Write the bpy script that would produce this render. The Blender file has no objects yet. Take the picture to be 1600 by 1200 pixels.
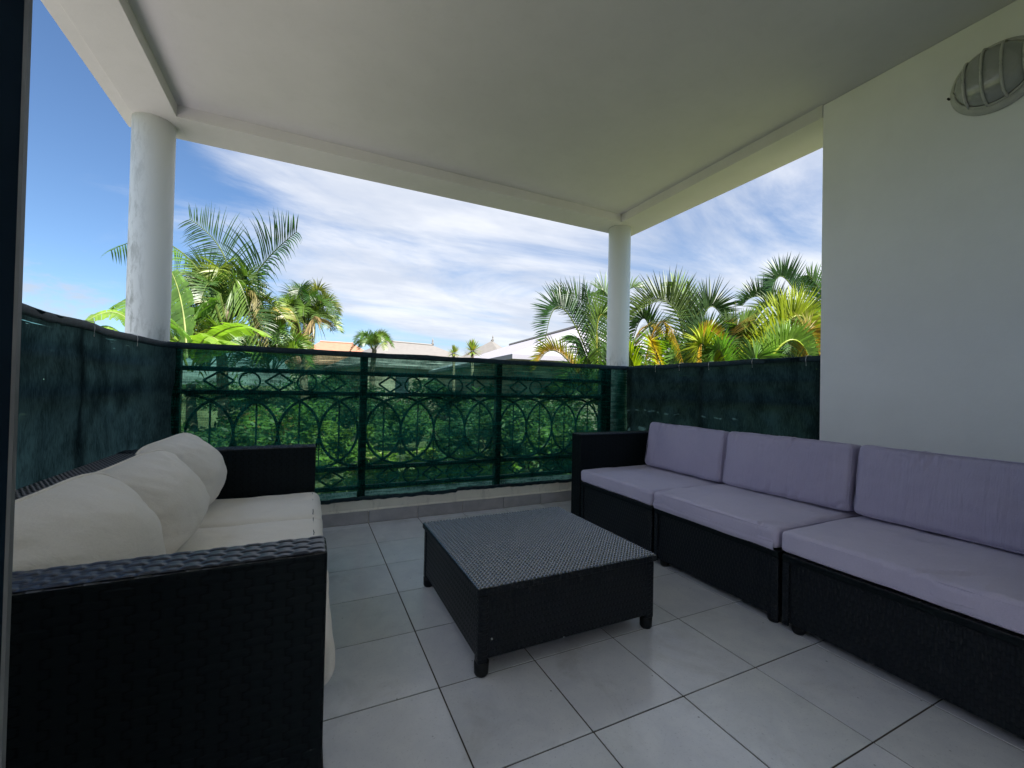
import bpy, bmesh, math, random
from mathutils import Vector, Matrix, noise
R = math.radians
random.seed(7)
S = bpy.context.scene
COL = S.collection

# ------------------------------------------------------------ camera
CAM = Vector((-0.3834, -1.2792, 0.9206))
RT = Vector((0.90255564, -0.43006334, 0.02094877))
UP = Vector((-0.02438703, -0.00248378, 0.99969951))
FW = Vector((0.42988207, 0.9027953, 0.01272972))
FPX = 664.91
cd = bpy.data.cameras.new('camera'); cam = bpy.data.objects.new('camera', cd); COL.objects.link(cam)
cd.sensor_width = 36; cd.lens = FPX / 1600 * 36; cd.clip_start = 0.02; cd.clip_end = 3000
M = Matrix((RT, UP, -FW)).transposed().to_4x4(); M.translation = CAM
cam.matrix_world = M
S.camera = cam

def at(u, v, depth):
    """a point of the garden seen in the photograph at (u, v), depth metres ahead"""
    return CAM + depth * (FW + RT * ((u - 800) / FPX) - UP * ((v - 600) / FPX))

# ------------------------------------------------------------ light
SUN_EL, SUN_AZ = R(52), R(160)          # azimuth measured from +Y towards +X : behind the house
w = bpy.data.worlds.new("World"); S.world = w; w.use_nodes = True
nt = w.node_tree; nt.nodes.clear()
def nd(t, typ, **kw):
    n = t.nodes.new(typ)
    for k, v in kw.items():
        if k.startswith('i_'):
            n.inputs[k[2:].replace('_', ' ')].default_value = v
        else: setattr(n, k, v)
    return n
def mth(t, op, a, b=None, c=None, clamp=False):
    n = t.nodes.new('ShaderNodeMath'); n.operation = op; n.use_clamp = clamp
    for i, x in enumerate((a, b, c)):
        if x is None: continue
        if isinstance(x, (int, float)): n.inputs[i].default_value = x
        else: t.links.new(x, n.inputs[i])
    return n.outputs[0]
def vmth(t, op, a, b=None):
    n = t.nodes.new('ShaderNodeVectorMath'); n.operation = op
    for i, x in enumerate((a, b)):
        if x is None: continue
        if isinstance(x, (tuple, list)): n.inputs[i].default_value = x
        else: t.links.new(x, n.inputs[i])
    return n
def mixc(t, f, a, b, mode='MIX'):
    n = t.nodes.new('ShaderNodeMix'); n.data_type = 'RGBA'; n.blend_type = mode
    for s, x in ((0, f), (6, a), (7, b)):
        if isinstance(x, (int, float)): n.inputs[s].default_value = x
        elif isinstance(x, (tuple, list)): n.inputs[s].default_value = tuple(x) + ((1,) if len(x) == 3 else ())
        else: t.links.new(x, n.inputs[s])
    return n.outputs[2]
def ramp(t, x, lo, hi, a=0.0, b=1.0, smooth=True):
    n = t.nodes.new('ShaderNodeMapRange'); n.interpolation_type = 'SMOOTHSTEP' if smooth else 'LINEAR'
    t.links.new(x, n.inputs[0])
    for i, v in ((1, lo), (2, hi), (3, a), (4, b)): n.inputs[i].default_value = v
    return n.outputs[0]
def noi(t, vec, scale, detail=4, rough=0.55, dist=0.0):
    n = t.nodes.new('ShaderNodeTexNoise'); t.links.new(vec, n.inputs['Vector'])
    n.inputs['Scale'].default_value = scale; n.inputs['Detail'].default_value = detail
    n.inputs['Roughness'].default_value = rough; n.inputs['Distortion'].default_value = dist
    return n.outputs[0]
def mapping(t, vec, scale=(1, 1, 1), rot=(0, 0, 0), loc=(0, 0, 0)):
    n = t.nodes.new('ShaderNodeMapping'); t.links.new(vec, n.inputs[0])
    n.inputs['Scale'].default_value = scale; n.inputs['Rotation'].default_value = rot; n.inputs['Location'].default_value = loc
    return n.outputs[0]

sky = nd(nt, 'ShaderNodeTexSky'); sky.sky_type = 'NISHITA'; sky.sun_disc = False
sky.sun_elevation = SUN_EL; sky.sun_rotation = SUN_AZ
sky.air_density = 1.0; sky.dust_density = 0.6; sky.ozone_density = 2.0; sky.altitude = 0
tc = nd(nt, 'ShaderNodeTexCoord')
sep = nd(nt, 'ShaderNodeSeparateXYZ'); nt.links.new(tc.outputs['Generated'], sep.inputs[0])
zc = mth(nt, 'ADD', mth(nt, 'MAXIMUM', sep.outputs[2], 0.0), 0.16)
px = mth(nt, 'DIVIDE', sep.outputs[0], zc); py = mth(nt, 'DIVIDE', sep.outputs[1], zc)
cmb = nd(nt, 'ShaderNodeCombineXYZ'); nt.links.new(px, cmb.inputs[0]); nt.links.new(py, cmb.inputs[1])
cv = mapping(nt, cmb.outputs[0], (0.55, 1.15, 1), (0, 0, R(24)), (0.35, 0.1, 0))
wisp = noi(nt, cv, 1.1, 9, 0.62, 0.7)
big = noi(nt, mapping(nt, cmb.outputs[0], (0.4, 0.55, 1), (0, 0, R(15)), (3.2, 1.1, 0)), 0.8, 3, 0.5, 0.2)
# coverage: thickest above the middle of the view, thin to the left
dcl = vmth(nt, 'DOT_PRODUCT', tc.outputs['Generated'], (0.62, 0.76, 0.22)).outputs['Value']
bias = ramp(nt, dcl, 0.52, 0.96, -0.15, 0.14)
cov = mth(nt, 'ADD', mth(nt, 'ADD', mth(nt, 'MULTIPLY', wisp, 0.6), mth(nt, 'MULTIPLY', big, 0.45)), bias)
cl = ramp(nt, cov, 0.455, 0.70, 0.0, 0.95)
hor = ramp(nt, sep.outputs[2], 0.015, 0.14, 0.45, 1.0)
cl = mth(nt, 'MULTIPLY', cl, hor)
shade = ramp(nt, noi(nt, cv, 1.7, 5, 0.6), 0.35, 0.65)
cum = vmth(nt, 'DOT_PRODUCT', tc.outputs['Generated'], tuple((FW + RT*(-720/FPX) + UP*(128/FPX)).normalized())).outputs['Value']
cum = mth(nt, 'ADD', cum, mth(nt, 'MULTIPLY', noi(nt, mapping(nt, tc.outputs['Generated'], (1, 1, 2.2)), 13, 6, 0.6), 0.018))
cum = mth(nt, 'MULTIPLY', ramp(nt, cum, 1.0060, 1.0105), 0.7)
ccol = mixc(nt, shade, (3.95, 4.3, 5.0), (5.5, 5.65, 6.0))
skyc = mixc(nt, 1.0, sky.outputs[0], (0.66, 0.80, 0.94), 'MULTIPLY')
mx = mixc(nt, cum, mixc(nt, cl, skyc, ccol), (3.6, 3.8, 4.2))
# unseen bright sky lobe added on the left to light the veranda
fill_lobe = vmth(nt, 'DOT_PRODUCT', tc.outputs['Generated'], (-0.93, 0.02, 0.37)).outputs['Value']
fill_lobe = mth(nt, 'MULTIPLY', ramp(nt, fill_lobe, 0.60, 0.86), ramp(nt, noi(nt, tc.outputs['Generated'], 3, 5), 0.25, 0.6, 0.45, 1.0))
mx = mixc(nt, fill_lobe, mx, (4.6, 5.2, 6.5))
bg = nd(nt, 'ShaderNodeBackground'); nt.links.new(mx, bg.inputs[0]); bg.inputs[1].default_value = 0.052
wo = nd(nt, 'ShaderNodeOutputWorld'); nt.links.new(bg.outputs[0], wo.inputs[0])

sl = bpy.data.lights.new('sun', 'SUN'); sl.energy = 5.0; sl.angle = R(0.5); sl.color = (1, 0.96, 0.90)
so = bpy.data.objects.new('sun', sl); COL.objects.link(so)
sd = Vector((math.sin(SUN_AZ) * math.cos(SUN_EL), math.cos(SUN_AZ) * math.cos(SUN_EL), math.sin(SUN_EL)))
so.rotation_euler = sd.to_track_quat('Z', 'Y').to_euler(); so.location = (0, 0, 20)

S.view_settings.view_transform = 'Standard'; S.view_settings.look = 'None'
S.view_settings.exposure = 1.82; S.view_settings.gamma = 1
S.cycles.max_bounces = 10; S.cycles.diffuse_bounces = 5; S.cycles.transparent_max_bounces = 16

# ------------------------------------------------------------ helpers
def tag(o, label=None, cat=None, group=None, kind=None):
    if label: o['label'] = label
    if cat: o['category'] = cat
    if group: o['group'] = group
    if kind: o['kind'] = kind
    return o
def empty(name, loc, label, cat, group=None):
    o = bpy.data.objects.new(name, None); COL.objects.link(o); o.location = loc
    return tag(o, label, cat, group)

class MB:
    """collects faces; every face may carry uvs (in metres) and a colour"""
    def __init__(s): s.v = []; s.f = []; s.uv = []; s.c = []
    def quad(s, pts, uv=None, col=(1, 1, 1)):
        i = len(s.v); s.v += [tuple(p) for p in pts]; s.f.append(tuple(range(i, i + len(pts))))
        s.uv += list(uv) if uv else [(0, 0)] * len(pts); s.c += [col] * len(pts)
    def box(s, a, b, col=(1, 1, 1)):
        x0, y0, z0 = a; x1, y1, z1 = b
        P = lambda x, y, z: (x, y, z)
        s.quad([P(x0,y0,z1),P(x1,y0,z1),P(x1,y1,z1),P(x0,y1,z1)], ([(y0,x0),(y0,x1),(y1,x1),(y1,x0)] if (y1-y0)>(x1-x0) else [(x0,y0),(x1,y0),(x1,y1),(x0,y1)]), col)
        s.quad([P(x0,y1,z0),P(x1,y1,z0),P(x1,y0,z0),P(x0,y0,z0)], [(x0,y1),(x1,y1),(x1,y0),(x0,y0)], col)
        s.quad([P(x0,y0,z0),P(x1,y0,z0),P(x1,y0,z1),P(x0,y0,z1)], [(x0,z0),(x1,z0),(x1,z1),(x0,z1)], col)
        s.quad([P(x1,y1,z0),P(x0,y1,z0),P(x0,y1,z1),P(x1,y1,z1)], [(x1,z0),(x0,z0),(x0,z1),(x1,z1)], col)
        s.quad([P(x0,y1,z0),P(x0,y0,z0),P(x0,y0,z1),P(x0,y1,z1)], [(y1,z0),(y0,z0),(y0,z1),(y1,z1)], col)
        s.quad([P(x1,y0,z0),P(x1,y1,z0),P(x1,y1,z1),P(x1,y0,z1)], [(y0,z0),(y1,z0),(y1,z1),(y0,z1)], col)
        return s
    def tube(s, pts, r, n=8, col=(1, 1, 1), closed=False, r1=None):
        pts = [Vector(p) for p in pts]; m = len(pts); rings = []
        ref = Vector((0, 0, 1))
        for i, p in enumerate(pts):
            if closed: t = pts[(i + 1) % m] - pts[i - 1]
            else: t = pts[min(i + 1, m - 1)] - pts[max(i - 1, 0)]
            t.normalize()
            a = t.cross(ref)
            if a.length < 1e-3: a = t.cross(Vector((0, 1, 0)))
            a.normalize(); b = a.cross(t)
            rr = r if r1 is None else r + (r1 - r) * i / max(1, m - 1)
            rings.append([p + (a * math.cos(2*math.pi*k/n) + b * math.sin(2*math.pi*k/n)) * rr for k in range(n)])
        base = len(s.v)
        for rg in rings: s.v += [tuple(q) for q in rg]
        L = m if closed else m - 1
        for i in range(L):
            for k in range(n):
                j = (i + 1) % m
                s.f.append((base+i*n+k, base+j*n+k, base+j*n+(k+1)%n, base+i*n+(k+1)%n))
                s.uv += [(0, 0)] * 4; s.c += [col] * 4
        if not closed:
            s.f.append(tuple(base + k for k in range(n))); s.f.append(tuple(base + (m-1)*n + k for k in reversed(range(n))))
            s.uv += [(0, 0)] * (2*n); s.c += [col] * (2*n)
        return s
    def lathe(s, c, prof, n=32, axis='z', col=(1, 1, 1), sc=(1, 1)):
        base = len(s.v)
        for r_, h in prof:
            for k in range(n):
                a = 2*math.pi*k/n; x, y = r_*math.cos(a)*sc[0], r_*math.sin(a)*sc[1]
                s.v.append((c[0]+x, c[1]+y, c[2]+h) if axis == 'z' else (c[0]-h, c[1]+x, c[2]+y))
        for i in range(len(prof)-1):
            for k in range(n):
                s.f.append((base+i*n+k, base+i*n+(k+1)%n, base+(i+1)*n+(k+1)%n, base+(i+1)*n+k)); s.uv += [(0,0)]*4; s.c += [col]*4
        s.f.append(tuple(base+k for k in reversed(range(n)))); s.f.append(tuple(base+(len(prof)-1)*n+k for k in range(n)))
        s.uv += [(0,0)]*(2*n); s.c += [col]*(2*n)
        return s
    def grid(s, P, nu, nv, col=(1, 1, 1), uvs=None, flip=False):
        base = len(s.v)
        for j in range(nv+1):
            for i in range(nu+1): s.v.append(tuple(P(i/nu, j/nv)))
        for j in range(nv):
            for i in range(nu):
                q = [(i, j), (i+1, j), (i+1, j+1), (i, j+1)]
                if flip: q.reverse()
                s.f.append(tuple(base + b*(nu+1) + a for a, b in q))
                s.uv += [(uvs(a/nu, b/nv) if uvs else (a/nu, b/nv)) for a, b in q]
                s.c += [col(a/nu, b/nv) if callable(col) else col for a, b in q]
        return s
    def build(s, name, mat, parent=None, smooth=False, bevel=0, label=None, seg=2, auto=None):
        me = bpy.data.meshes.new(name); me.from_pydata(s.v, [], s.f)
        ul = me.uv_layers.new(name='UVMap')
        flat = [x for uv in s.uv for x in uv]; ul.data.foreach_set('uv', flat)
        ca = me.color_attributes.new('col', 'FLOAT_COLOR', 'CORNER')
        ca.data.foreach_set('color', [x for c in s.c for x in (c[0], c[1], c[2], 1.0)])
        me.materials.append(mat)
        if smooth: me.polygons.foreach_set('use_smooth', [True]*len(me.polygons))
        me.update()
        if bevel or auto:
            bm = bmesh.new(); bm.from_mesh(me); bmesh.ops.remove_doubles(bm, verts=bm.verts, dist=1e-5); bm.to_mesh(me); bm.free()
        o = bpy.data.objects.new(name, me); COL.objects.link(o)
        if parent:
            o.parent = parent
            o.matrix_parent_inverse = Matrix.Translation(parent.location).inverted() if parent.type == 'EMPTY' else parent_inv(parent)
        if bevel:
            b = o.modifiers.new('bevel', 'BEVEL'); b.width = bevel; b.segments = seg; b.limit_method = 'ANGLE'; b.angle_limit = R(40)
        if label: o['label'] = label
        return o
def parent_inv(p):
    # mesh parents are built in world coordinates with a zero transform relative to their empty
    return Matrix.Identity(4)

# ------------------------------------------------------------ materials
def mat(name):
    m = bpy.data.materials.new(name); m.use_nodes = True; t = m.node_tree
    b = t.nodes['Principled BSDF']
    return m, t, b
def setc(b, c, r=0.5, spec=0.5, metal=0.0):
    b.inputs['Base Color'].default_value = tuple(c) + (1,); b.inputs['Roughness'].default_value = r
    b.inputs['Specular IOR Level'].default_value = spec; b.inputs['Metallic'].default_value = metal
def bump(t, b, h, strength=0.5, dist=0.002):
    n = t.nodes.new('ShaderNodeBump'); n.inputs['Strength'].default_value = strength; n.inputs['Distance'].default_value = dist
    t.links.new(h, n.inputs['Height']); t.links.new(n.outputs[0], b.inputs['Normal'])
def oc(t): return nd(t, 'ShaderNodeTexCoord').outputs['Object']
def geo(t): return nd(t, 'ShaderNodeNewGeometry').outputs['Position']

def m_paint(name, c, dirt=0.0, dirtcol=(0.25, 0.25, 0.2), scale=1.0):
    m, t, b = mat(name); setc(b, c, 0.75, 0.25)
    p = geo(t)
    n1 = noi(t, p, 2.2*scale, 5, 0.6); n2 = noi(t, p, 90, 3, 0.6)
    v = mixc(t, ramp(t, n1, 0.3, 0.75), tuple(x*0.93 for x in c), c)
    if dirt:
        s = noi(t, mapping(t, p, (9, 9, 3.0)), 1.6, 8, 0.7, 0.3)
        f = mth(t, 'MULTIPLY', ramp(t, s, 0.50, 0.72), dirt)
        v = mixc(t, f, v, dirtcol)
    t.links.new(v, b.inputs['Base Color'])
    bump(t, b, mth(t, 'ADD', mth(t, 'MULTIPLY', n2, 0.5), mth(t, 'MULTIPLY', noi(t, p, 14, 3), 1.0)), 0.35, 0.0025)
    return m
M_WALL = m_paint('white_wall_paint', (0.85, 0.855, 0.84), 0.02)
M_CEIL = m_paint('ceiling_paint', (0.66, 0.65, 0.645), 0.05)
M_KERB = m_paint('kerb_cement_paint', (0.86, 0.81, 0.68), 0.45, (0.28, 0.27, 0.22), 3)
# weathered column: stains run down the weather side
def m_column():
    m, t, b = mat('column_paint'); setc(b, (0.76, 0.77, 0.74), 0.6, 0.3)
    p = geo(t); sp = nd(t, 'ShaderNodeSeparateXYZ'); t.links.new(p, sp.inputs[0])
    s = noi(t, mapping(t, p, (26, 26, 7)), 1.0, 10, 0.75, 0.4)
    side = ramp(t, sp.outputs[0], -1.30, -1.20, 1.0, 0.0)
    low = ramp(t, sp.outputs[2], 1.15, 2.2, 1.0, 0.45)
    f = mth(t, 'MULTIPLY', mth(t, 'MULTIPLY', ramp(t, s, 0.44, 0.62), mth(t, 'MAXIMUM', side, ramp(t, sp.outputs[2], 1.15, 1.35, 0.6, 0.0))), low)
    t.links.new(mixc(t, mth(t, 'MULTIPLY', f, 0.75), (0.74, 0.76, 0.74), (0.22, 0.23, 0.20)), b.inputs['Base Color'])
    bump(t, b, noi(t, p, 60, 4), 0.3, 0.002)
    return m
M_COL = m_column()

def m_tile():
    m, t, b = mat('floor_tile'); setc(b, (0.4, 0.4, 0.42), 0.3, 0.5)
    p = geo(t); at_ = nd(t, 'ShaderNodeAttribute', attribute_name='col')
    n = noi(t, p, 9, 8, 0.65, 0.5); n2 = noi(t, p, 130, 5, 0.7)
    c = mixc(t, ramp(t, n, 0.3, 0.72), (0.68, 0.69, 0.725), (0.77, 0.775, 0.79))
    c = mixc(t, ramp(t, n2, 0.56, 0.74, 0, 0.6), c, (0.34, 0.34, 0.37))
    vor = nd(t, 'ShaderNodeTexVoronoi'); vor.inputs['Scale'].default_value = 14; t.links.new(p, vor.inputs['Vector'])
    c = mixc(t, ramp(t, vor.outputs['Distance'], 0.055, 0.01, 0, 0.85, False), c, (0.1, 0.1, 0.11))
    c = mixc(t, 1.0, c, at_.outputs['Color'], 'MULTIPLY')
    st = noi(t, mapping(t, p, (1.3, 1.3, 1)), 2.6, 7, 0.68, 0.6)
    c = mixc(t, ramp(t, st, 0.52, 0.72, 0, 0.35), c, (0.40, 0.385, 0.36))
    t.links.new(c, b.inputs['Base Color'])
    t.links.new(ramp(t, noi(t, p, 16, 6, 0.7), 0.3, 0.75, 0.10, 0.26), b.inputs['Roughness'])
    bump(t, b, mth(t, 'ADD', noi(t, p, 45, 4), mth(t, 'MULTIPLY', noi(t, p, 6, 2), 2)), 0.25, 0.0016)
    return m
M_TILE = m_tile()
def simple(name, c, r=0.5, spec=0.5, metal=0.0, var=0.12, scale=20, bmp=0.0, gloss=False):
    m, t, b = mat(name); setc(b, c, r, spec, metal); p = geo(t)
    n = noi(t, p, scale, 5, 0.6)
    if gloss: b.inputs['Coat Weight'].default_value = 1.0; b.inputs['Coat Roughness'].default_value = 0.12; b.inputs['Coat IOR'].default_value = 1.7
    t.links.new(mixc(t, ramp(t, n, 0.3, 0.7), tuple(x*(1-var) for x in c), tuple(min(1, x*(1+var)) for x in c)), b.inputs['Base Color'])
    if bmp: bump(t, b, n, 0.5, bmp)
    return m
M_GROUT = simple('grout', (0.085, 0.075, 0.06), 0.9, 0.1, bmp=0.002, scale=60)
M_SKIRT = simple('skirting_tile', (0.44, 0.42, 0.42), 0.4, 0.4, var=0.1, scale=14)
M_METAL = simple('railing_paint', (0.012, 0.016, 0.022), 0.45, 0.4, var=0.25, scale=30)
M_FRAME = simple('door_aluminium', (0.010, 0.020, 0.032), 0.8, 0.05)
M_GASKET = simple('door_gasket', (0.16, 0.17, 0.17), 0.5, 0.3)
M_LAMPBASE = simple('lamp_plastic', (0.46, 0.46, 0.42), 0.45, 0.4, var=0.08)
M_FOOT = simple('plastic_foot', (0.006, 0.007, 0.008), 0.5, 0.3)
M_TIE = simple('cable_tie', (0.6, 0.62, 0.62), 0.5, 0.3)
M_STITCH = simple('grey_stitching', (0.10, 0.11, 0.12), 0.8, 0.1)

def m_lens():
    m, t, b = mat('lamp_glass'); setc(b, (0.30, 0.31, 0.29), 0.2, 0.6)
    b.inputs['Coat Weight'].default_value = 0.5; b.inputs['Coat Roughness'].default_value = 0.08
    p = geo(t); bump(t, b, noi(t, p, 120, 2), 0.35, 0.002)
    return m
M_LENS = m_lens()

def m_weave(name, L, W, c=(0.010, 0.012, 0.018), rough=0.30, dist=0.004, ribs=False, spec=0.5):
    m, t, b = mat(name); setc(b, c, rough, spec)
    uv = nd(t, 'ShaderNodeUVMap', uv_map='UVMap'); sp = nd(t, 'ShaderNodeSeparateXYZ'); t.links.new(uv.outputs[0], sp.inputs[0])
    wob = noi(t, uv.outputs[0], 22, 2)
    u = mth(t, 'ADD', sp.outputs[0], mth(t, 'MULTIPLY', wob, 0.004)); v = mth(t, 'ADD', sp.outputs[1], mth(t, 'MULTIPLY', wob, 0.003))
    vr = mth(t, 'DIVIDE', v, W); row = mth(t, 'FLOOR', vr); f = mth(t, 'FRACT', vr)
    s = mth(t, 'SINE', mth(t, 'MULTIPLY', mth(t, 'ADD', mth(t, 'DIVIDE', u, L), row), math.pi))
    prof = mth(t, 'POWER', mth(t, 'MULTIPLY', mth(t, 'MULTIPLY', f, mth(t, 'SUBTRACT', 1.0, f)), 4.0), 0.45)
    over = ramp(t, s, -0.75, 0.75, 0.0, 1.0)
    h1 = mth(t, 'MULTIPLY', mth(t, 'ADD', mth(t, 'MULTIPLY', over, 0.85), 0.15), prof)
    if ribs:
        rb = mth(t, 'SINE', mth(t, 'MULTIPLY', f, math.pi*6))
        h1 = mth(t, 'ADD', h1, mth(t, 'MULTIPLY', rb, 0.05))
    stake = mth(t, 'MULTIPLY', ramp(t, s, -0.2, -0.9, 0.0, 1.0), 0.42)
    h = mth(t, 'MAXIMUM', h1, stake)
    bump(t, b, h, 1.0, dist)
    gap = ramp(t, h, 0.1, 0.45)
    var = noi(t, mapping(t, uv.outputs[0], (20, 90, 1)), 3, 2)
    cc = mixc(t, gap, tuple(x*0.5 for x in c), mixc(t, var, tuple(x*0.75 for x in c), tuple(x*1.35 for x in c)))  # weave gaps darkened, their shade put into the colour
    t.links.new(cc, b.inputs['Base Color'])
    t.links.new(ramp(t, gap, 0, 1, 0.8, rough), b.inputs['Roughness'])
    return m
M_WTOP = m_weave('wicker_table_top', 0.0165, 0.0105, (0.016, 0.024, 0.042), 0.24, 0.0028, spec=1.0)
M_WSMOOTH = simple('wicker_strand', (0.014, 0.028, 0.066), 0.2, 1.0, var=0.4, scale=60, gloss=True)  # sky-blue sheen of the black wicker put into its base colour
M_WSMOOTH.node_tree.nodes['Principled BSDF'].inputs['IOR'].default_value = 1.75
M_WSMOOTH2 = simple('wicker_strand_dark', (0.010, 0.018, 0.034), 0.30, 0.42, var=0.3, scale=60)
M_WSIDE = m_weave('wicker_side', 0.022, 0.0085, (0.007, 0.010, 0.014), 0.42, 0.0022, spec=0.3)
M_WARM = m_weave('wicker_arm', 0.031, 0.0145, (0.007, 0.009, 0.013), 0.30, 0.0035, True, spec=0.8)
M_WFACE = m_weave('wicker_arm_side', 0.031, 0.0145, (0.005, 0.009, 0.011), 0.55, 0.0009, True, spec=0.15)  # arm wicker copied darker and duller for the sides, shade put into it

def m_fabric(name, c, c2, thread=900, wr=1.0, wscale=(1, 1, 1)):
    m, t, b = mat(name); setc(b, c, 0.9, 0.15)
    b.inputs['Sheen Weight'].default_value = 0.15
    p = geo(t)
    n = noi(t, mapping(t, p, wscale), 7, 5, 0.6, 0.8); nf = noi(t, p, 260, 3, 0.7)
    cc = mixc(t, ramp(t, noi(t, p, 3.5, 4), 0.3, 0.7), c, c2)
    cc = mixc(t, ramp(t, nf, 0.35, 0.75, 0, 0.25), cc, tuple(x*0.75 for x in c))
    t.links.new(cc, b.inputs['Base Color'])
    w2 = noi(t, mapping(t, p, tuple(x*2.4 for x in wscale)), 6, 3, 0.5, 1.6)
    h = mth(t, 'ADD', mth(t, 'MULTIPLY', n, 1.0*wr), mth(t, 'ADD', mth(t, 'MULTIPLY', nf, 0.05), mth(t, 'MULTIPLY', w2, 0.45*wr)))
    bump(t, b, h, 0.6, 0.010)
    return m
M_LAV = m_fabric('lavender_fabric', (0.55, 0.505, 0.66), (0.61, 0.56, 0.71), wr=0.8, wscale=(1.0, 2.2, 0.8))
M_LAV_SHADED = m_fabric('lavender_fabric_shaded', (0.43, 0.395, 0.54), (0.48, 0.44, 0.585), wr=0.9, wscale=(1.0, 2.6, 0.35))  # same lavender fabric, the shade on the backs put into its colour
M_CREAM = m_fabric('cream_fabric', (0.88, 0.82, 0.72), (0.90, 0.85, 0.76), wr=0.55, wscale=(0.8, 1.3, 1.6))


def m_net(name, tr, c0=(0.006, 0.052, 0.040), c1=(0.010, 0.082, 0.064)):
    m, t, b = mat(name); t.nodes.remove(b); out = t.nodes['Material Output']
    p = geo(t)
    a = noi(t, mapping(t, p, (4, 4, 55)), 1.0, 4, 0.6, 0.6)
    a2 = noi(t, mapping(t, p, (9, 9, 7)), 1.0, 3)
    th = noi(t, mapping(t, p, (400, 400, 60)), 1.0, 2)
    sp = nd(t, 'ShaderNodeSeparateXYZ'); t.links.new(p, sp.inputs[0])
    f = mth(t, 'ADD', ramp(t, a, 0.35, 0.72, -0.09, 0.13), mth(t, 'ADD', ramp(t, a2, 0.3, 0.7, -0.07, 0.08), ramp(t, th, 0.3, 0.7, -0.06, 0.06)))
    f = mth(t, 'ADD', f, tr)
    # ladders in the knit just under the hem
    sl_ = mth(t, 'MULTIPLY', ramp(t, noi(t, mapping(t, p, (3, 3, 150)), 1.0, 3, 0.6, 1.2), 0.60, 0.66, 0, 0.7),
              mth(t, 'MULTIPLY', ramp(t, sp.outputs[2], 1.03, 1.08), ramp(t, sp.outputs[2], 1.125, 1.10)))
    f = mth(t, 'ADD', f, sl_ if tr > 0.1 else mth(t, 'MULTIPLY', sl_, ramp(t, noi(t, p, 2.5, 2), 0.5, 0.62)), clamp=True)
    # a few torn pinholes
    vo = nd(t, 'ShaderNodeTexVoronoi'); vo.inputs['Scale'].default_value = 9; t.links.new(mapping(t, p, (1, 1, 1.6)), vo.inputs['Vector'])
    hole = ramp(t, vo.outputs['Distance'], 0.030, 0.012, 0, 0.7)
    f = mth(t, 'MAXIMUM', f, hole)
    c = mixc(t, ramp(t, mth(t, 'ADD', mth(t, 'MULTIPLY', a2, 0.5), mth(t, 'MULTIPLY', noi(t, mapping(t, p, (160, 160, 30)), 1.0, 3, 0.7), 0.5)), 0.36, 0.62), tuple(x*0.65 for x in c0), tuple(x*1.15 for x in c1))
    df = nd(t, 'ShaderNodeBsdfDiffuse'); t.links.new(c, df.inputs[0])
    tl = nd(t, 'ShaderNodeBsdfTranslucent'); t.links.new(mixc(t, 1.0, c, (1.0, 1.3, 1.3), 'MULTIPLY'), tl.inputs[0])
    ms = nd(t, 'ShaderNodeMixShader'); ms.inputs[0].default_value = 0.6; t.links.new(df.outputs[0], ms.inputs[1]); t.links.new(tl.outputs[0], ms.inputs[2])
    tp = nd(t, 'ShaderNodeBsdfTransparent'); tp.inputs[0].default_value = (0.58, 0.98, 0.84, 1)
    m2 = nd(t, 'ShaderNodeMixShader'); t.links.new(f, m2.inputs[0]); t.links.new(ms.outputs[0], m2.inputs[1]); t.links.new(tp.outputs[0], m2.inputs[2])
    t.links.new(m2.outputs[0], out.inputs[0])
    return m
M_NET = m_net('green_shade_net', 0.20)
M_NETD = m_net('green_shade_net_darkened', -0.17, (0.018, 0.031, 0.035), (0.030, 0.050, 0.055))  # same net, its dark look at a grazing view put into colour and opacity
M_HEM = simple('net_hem', (0.010, 0.028, 0.034), 0.6, 0.3, var=0.3, scale=40, bmp=0.002)

def m_leaf(name, transl=0.35, rough=0.42, veins=False):
    m, t, b = mat(name); out = t.nodes['Material Output']
    at_ = nd(t, 'ShaderNodeAttribute', attribute_name='col'); p = geo(t)
    n = noi(t, p, 5, 3)
    c = mixc(t, 1.0, at_.outputs['Color'], mixc(t, ramp(t, n, 0.3, 0.7), (0.72, 0.76, 0.7), (1.25, 1.2, 1.1)), 'MULTIPLY')
    t.links.new(c, b.inputs['Base Color']); b.inputs['Roughness'].default_value = rough; b.inputs['Specular IOR Level'].default_value = 0.45
    tl = nd(t, 'ShaderNodeBsdfTranslucent'); t.links.new(mixc(t, 1.0, c, (1.35, 1.6, 0.6), 'MULTIPLY'), tl.inputs[0])
    ms = nd(t, 'ShaderNodeMixShader'); ms.inputs[0].default_value = transl
    t.links.new(b.outputs[0], ms.inputs[1]); t.links.new(tl.outputs[0], ms.inputs[2]); t.links.new(ms.outputs[0], out.inputs[0])
    return m
M_LEAF = m_leaf('palm_leaf'); M_BAN = m_leaf('banana_leaf', 0.45, 0.5)
M_BARK = simple('palm_bark', (0.17, 0.14, 0.10), 0.9, 0.1, var=0.4, scale=12, bmp=0.01)
def m_grass():
    m, t, b = mat('lawn'); setc(b, (0.1, 0.15, 0.04), 0.9, 0.1); p = geo(t)
    n = noi(t, p, 0.5, 6, 0.65); n2 = noi(t, p, 14, 5, 0.7)
    c = mixc(t, ramp(t, n, 0.3, 0.7), (0.06, 0.085, 0.03), (0.15, 0.165, 0.08))
    c = mixc(t, ramp(t, n2, 0.4, 0.7, 0, 0.7), c, (0.22, 0.2, 0.1))
    t.links.new(c, b.inputs['Base Color']); bump(t, b, n2, 0.8, 0.05); return m
M_GRASS = m_grass()
M_BOUNCE = simple('bounce_paving', (0.44, 0.41, 0.41), 0.85, 0.2, var=0.2, scale=6)
M_RWHITE = simple('white_roof_sheet', (0.25, 0.24, 0.27), 0.6, 0.2, var=0.04, scale=3)
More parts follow.
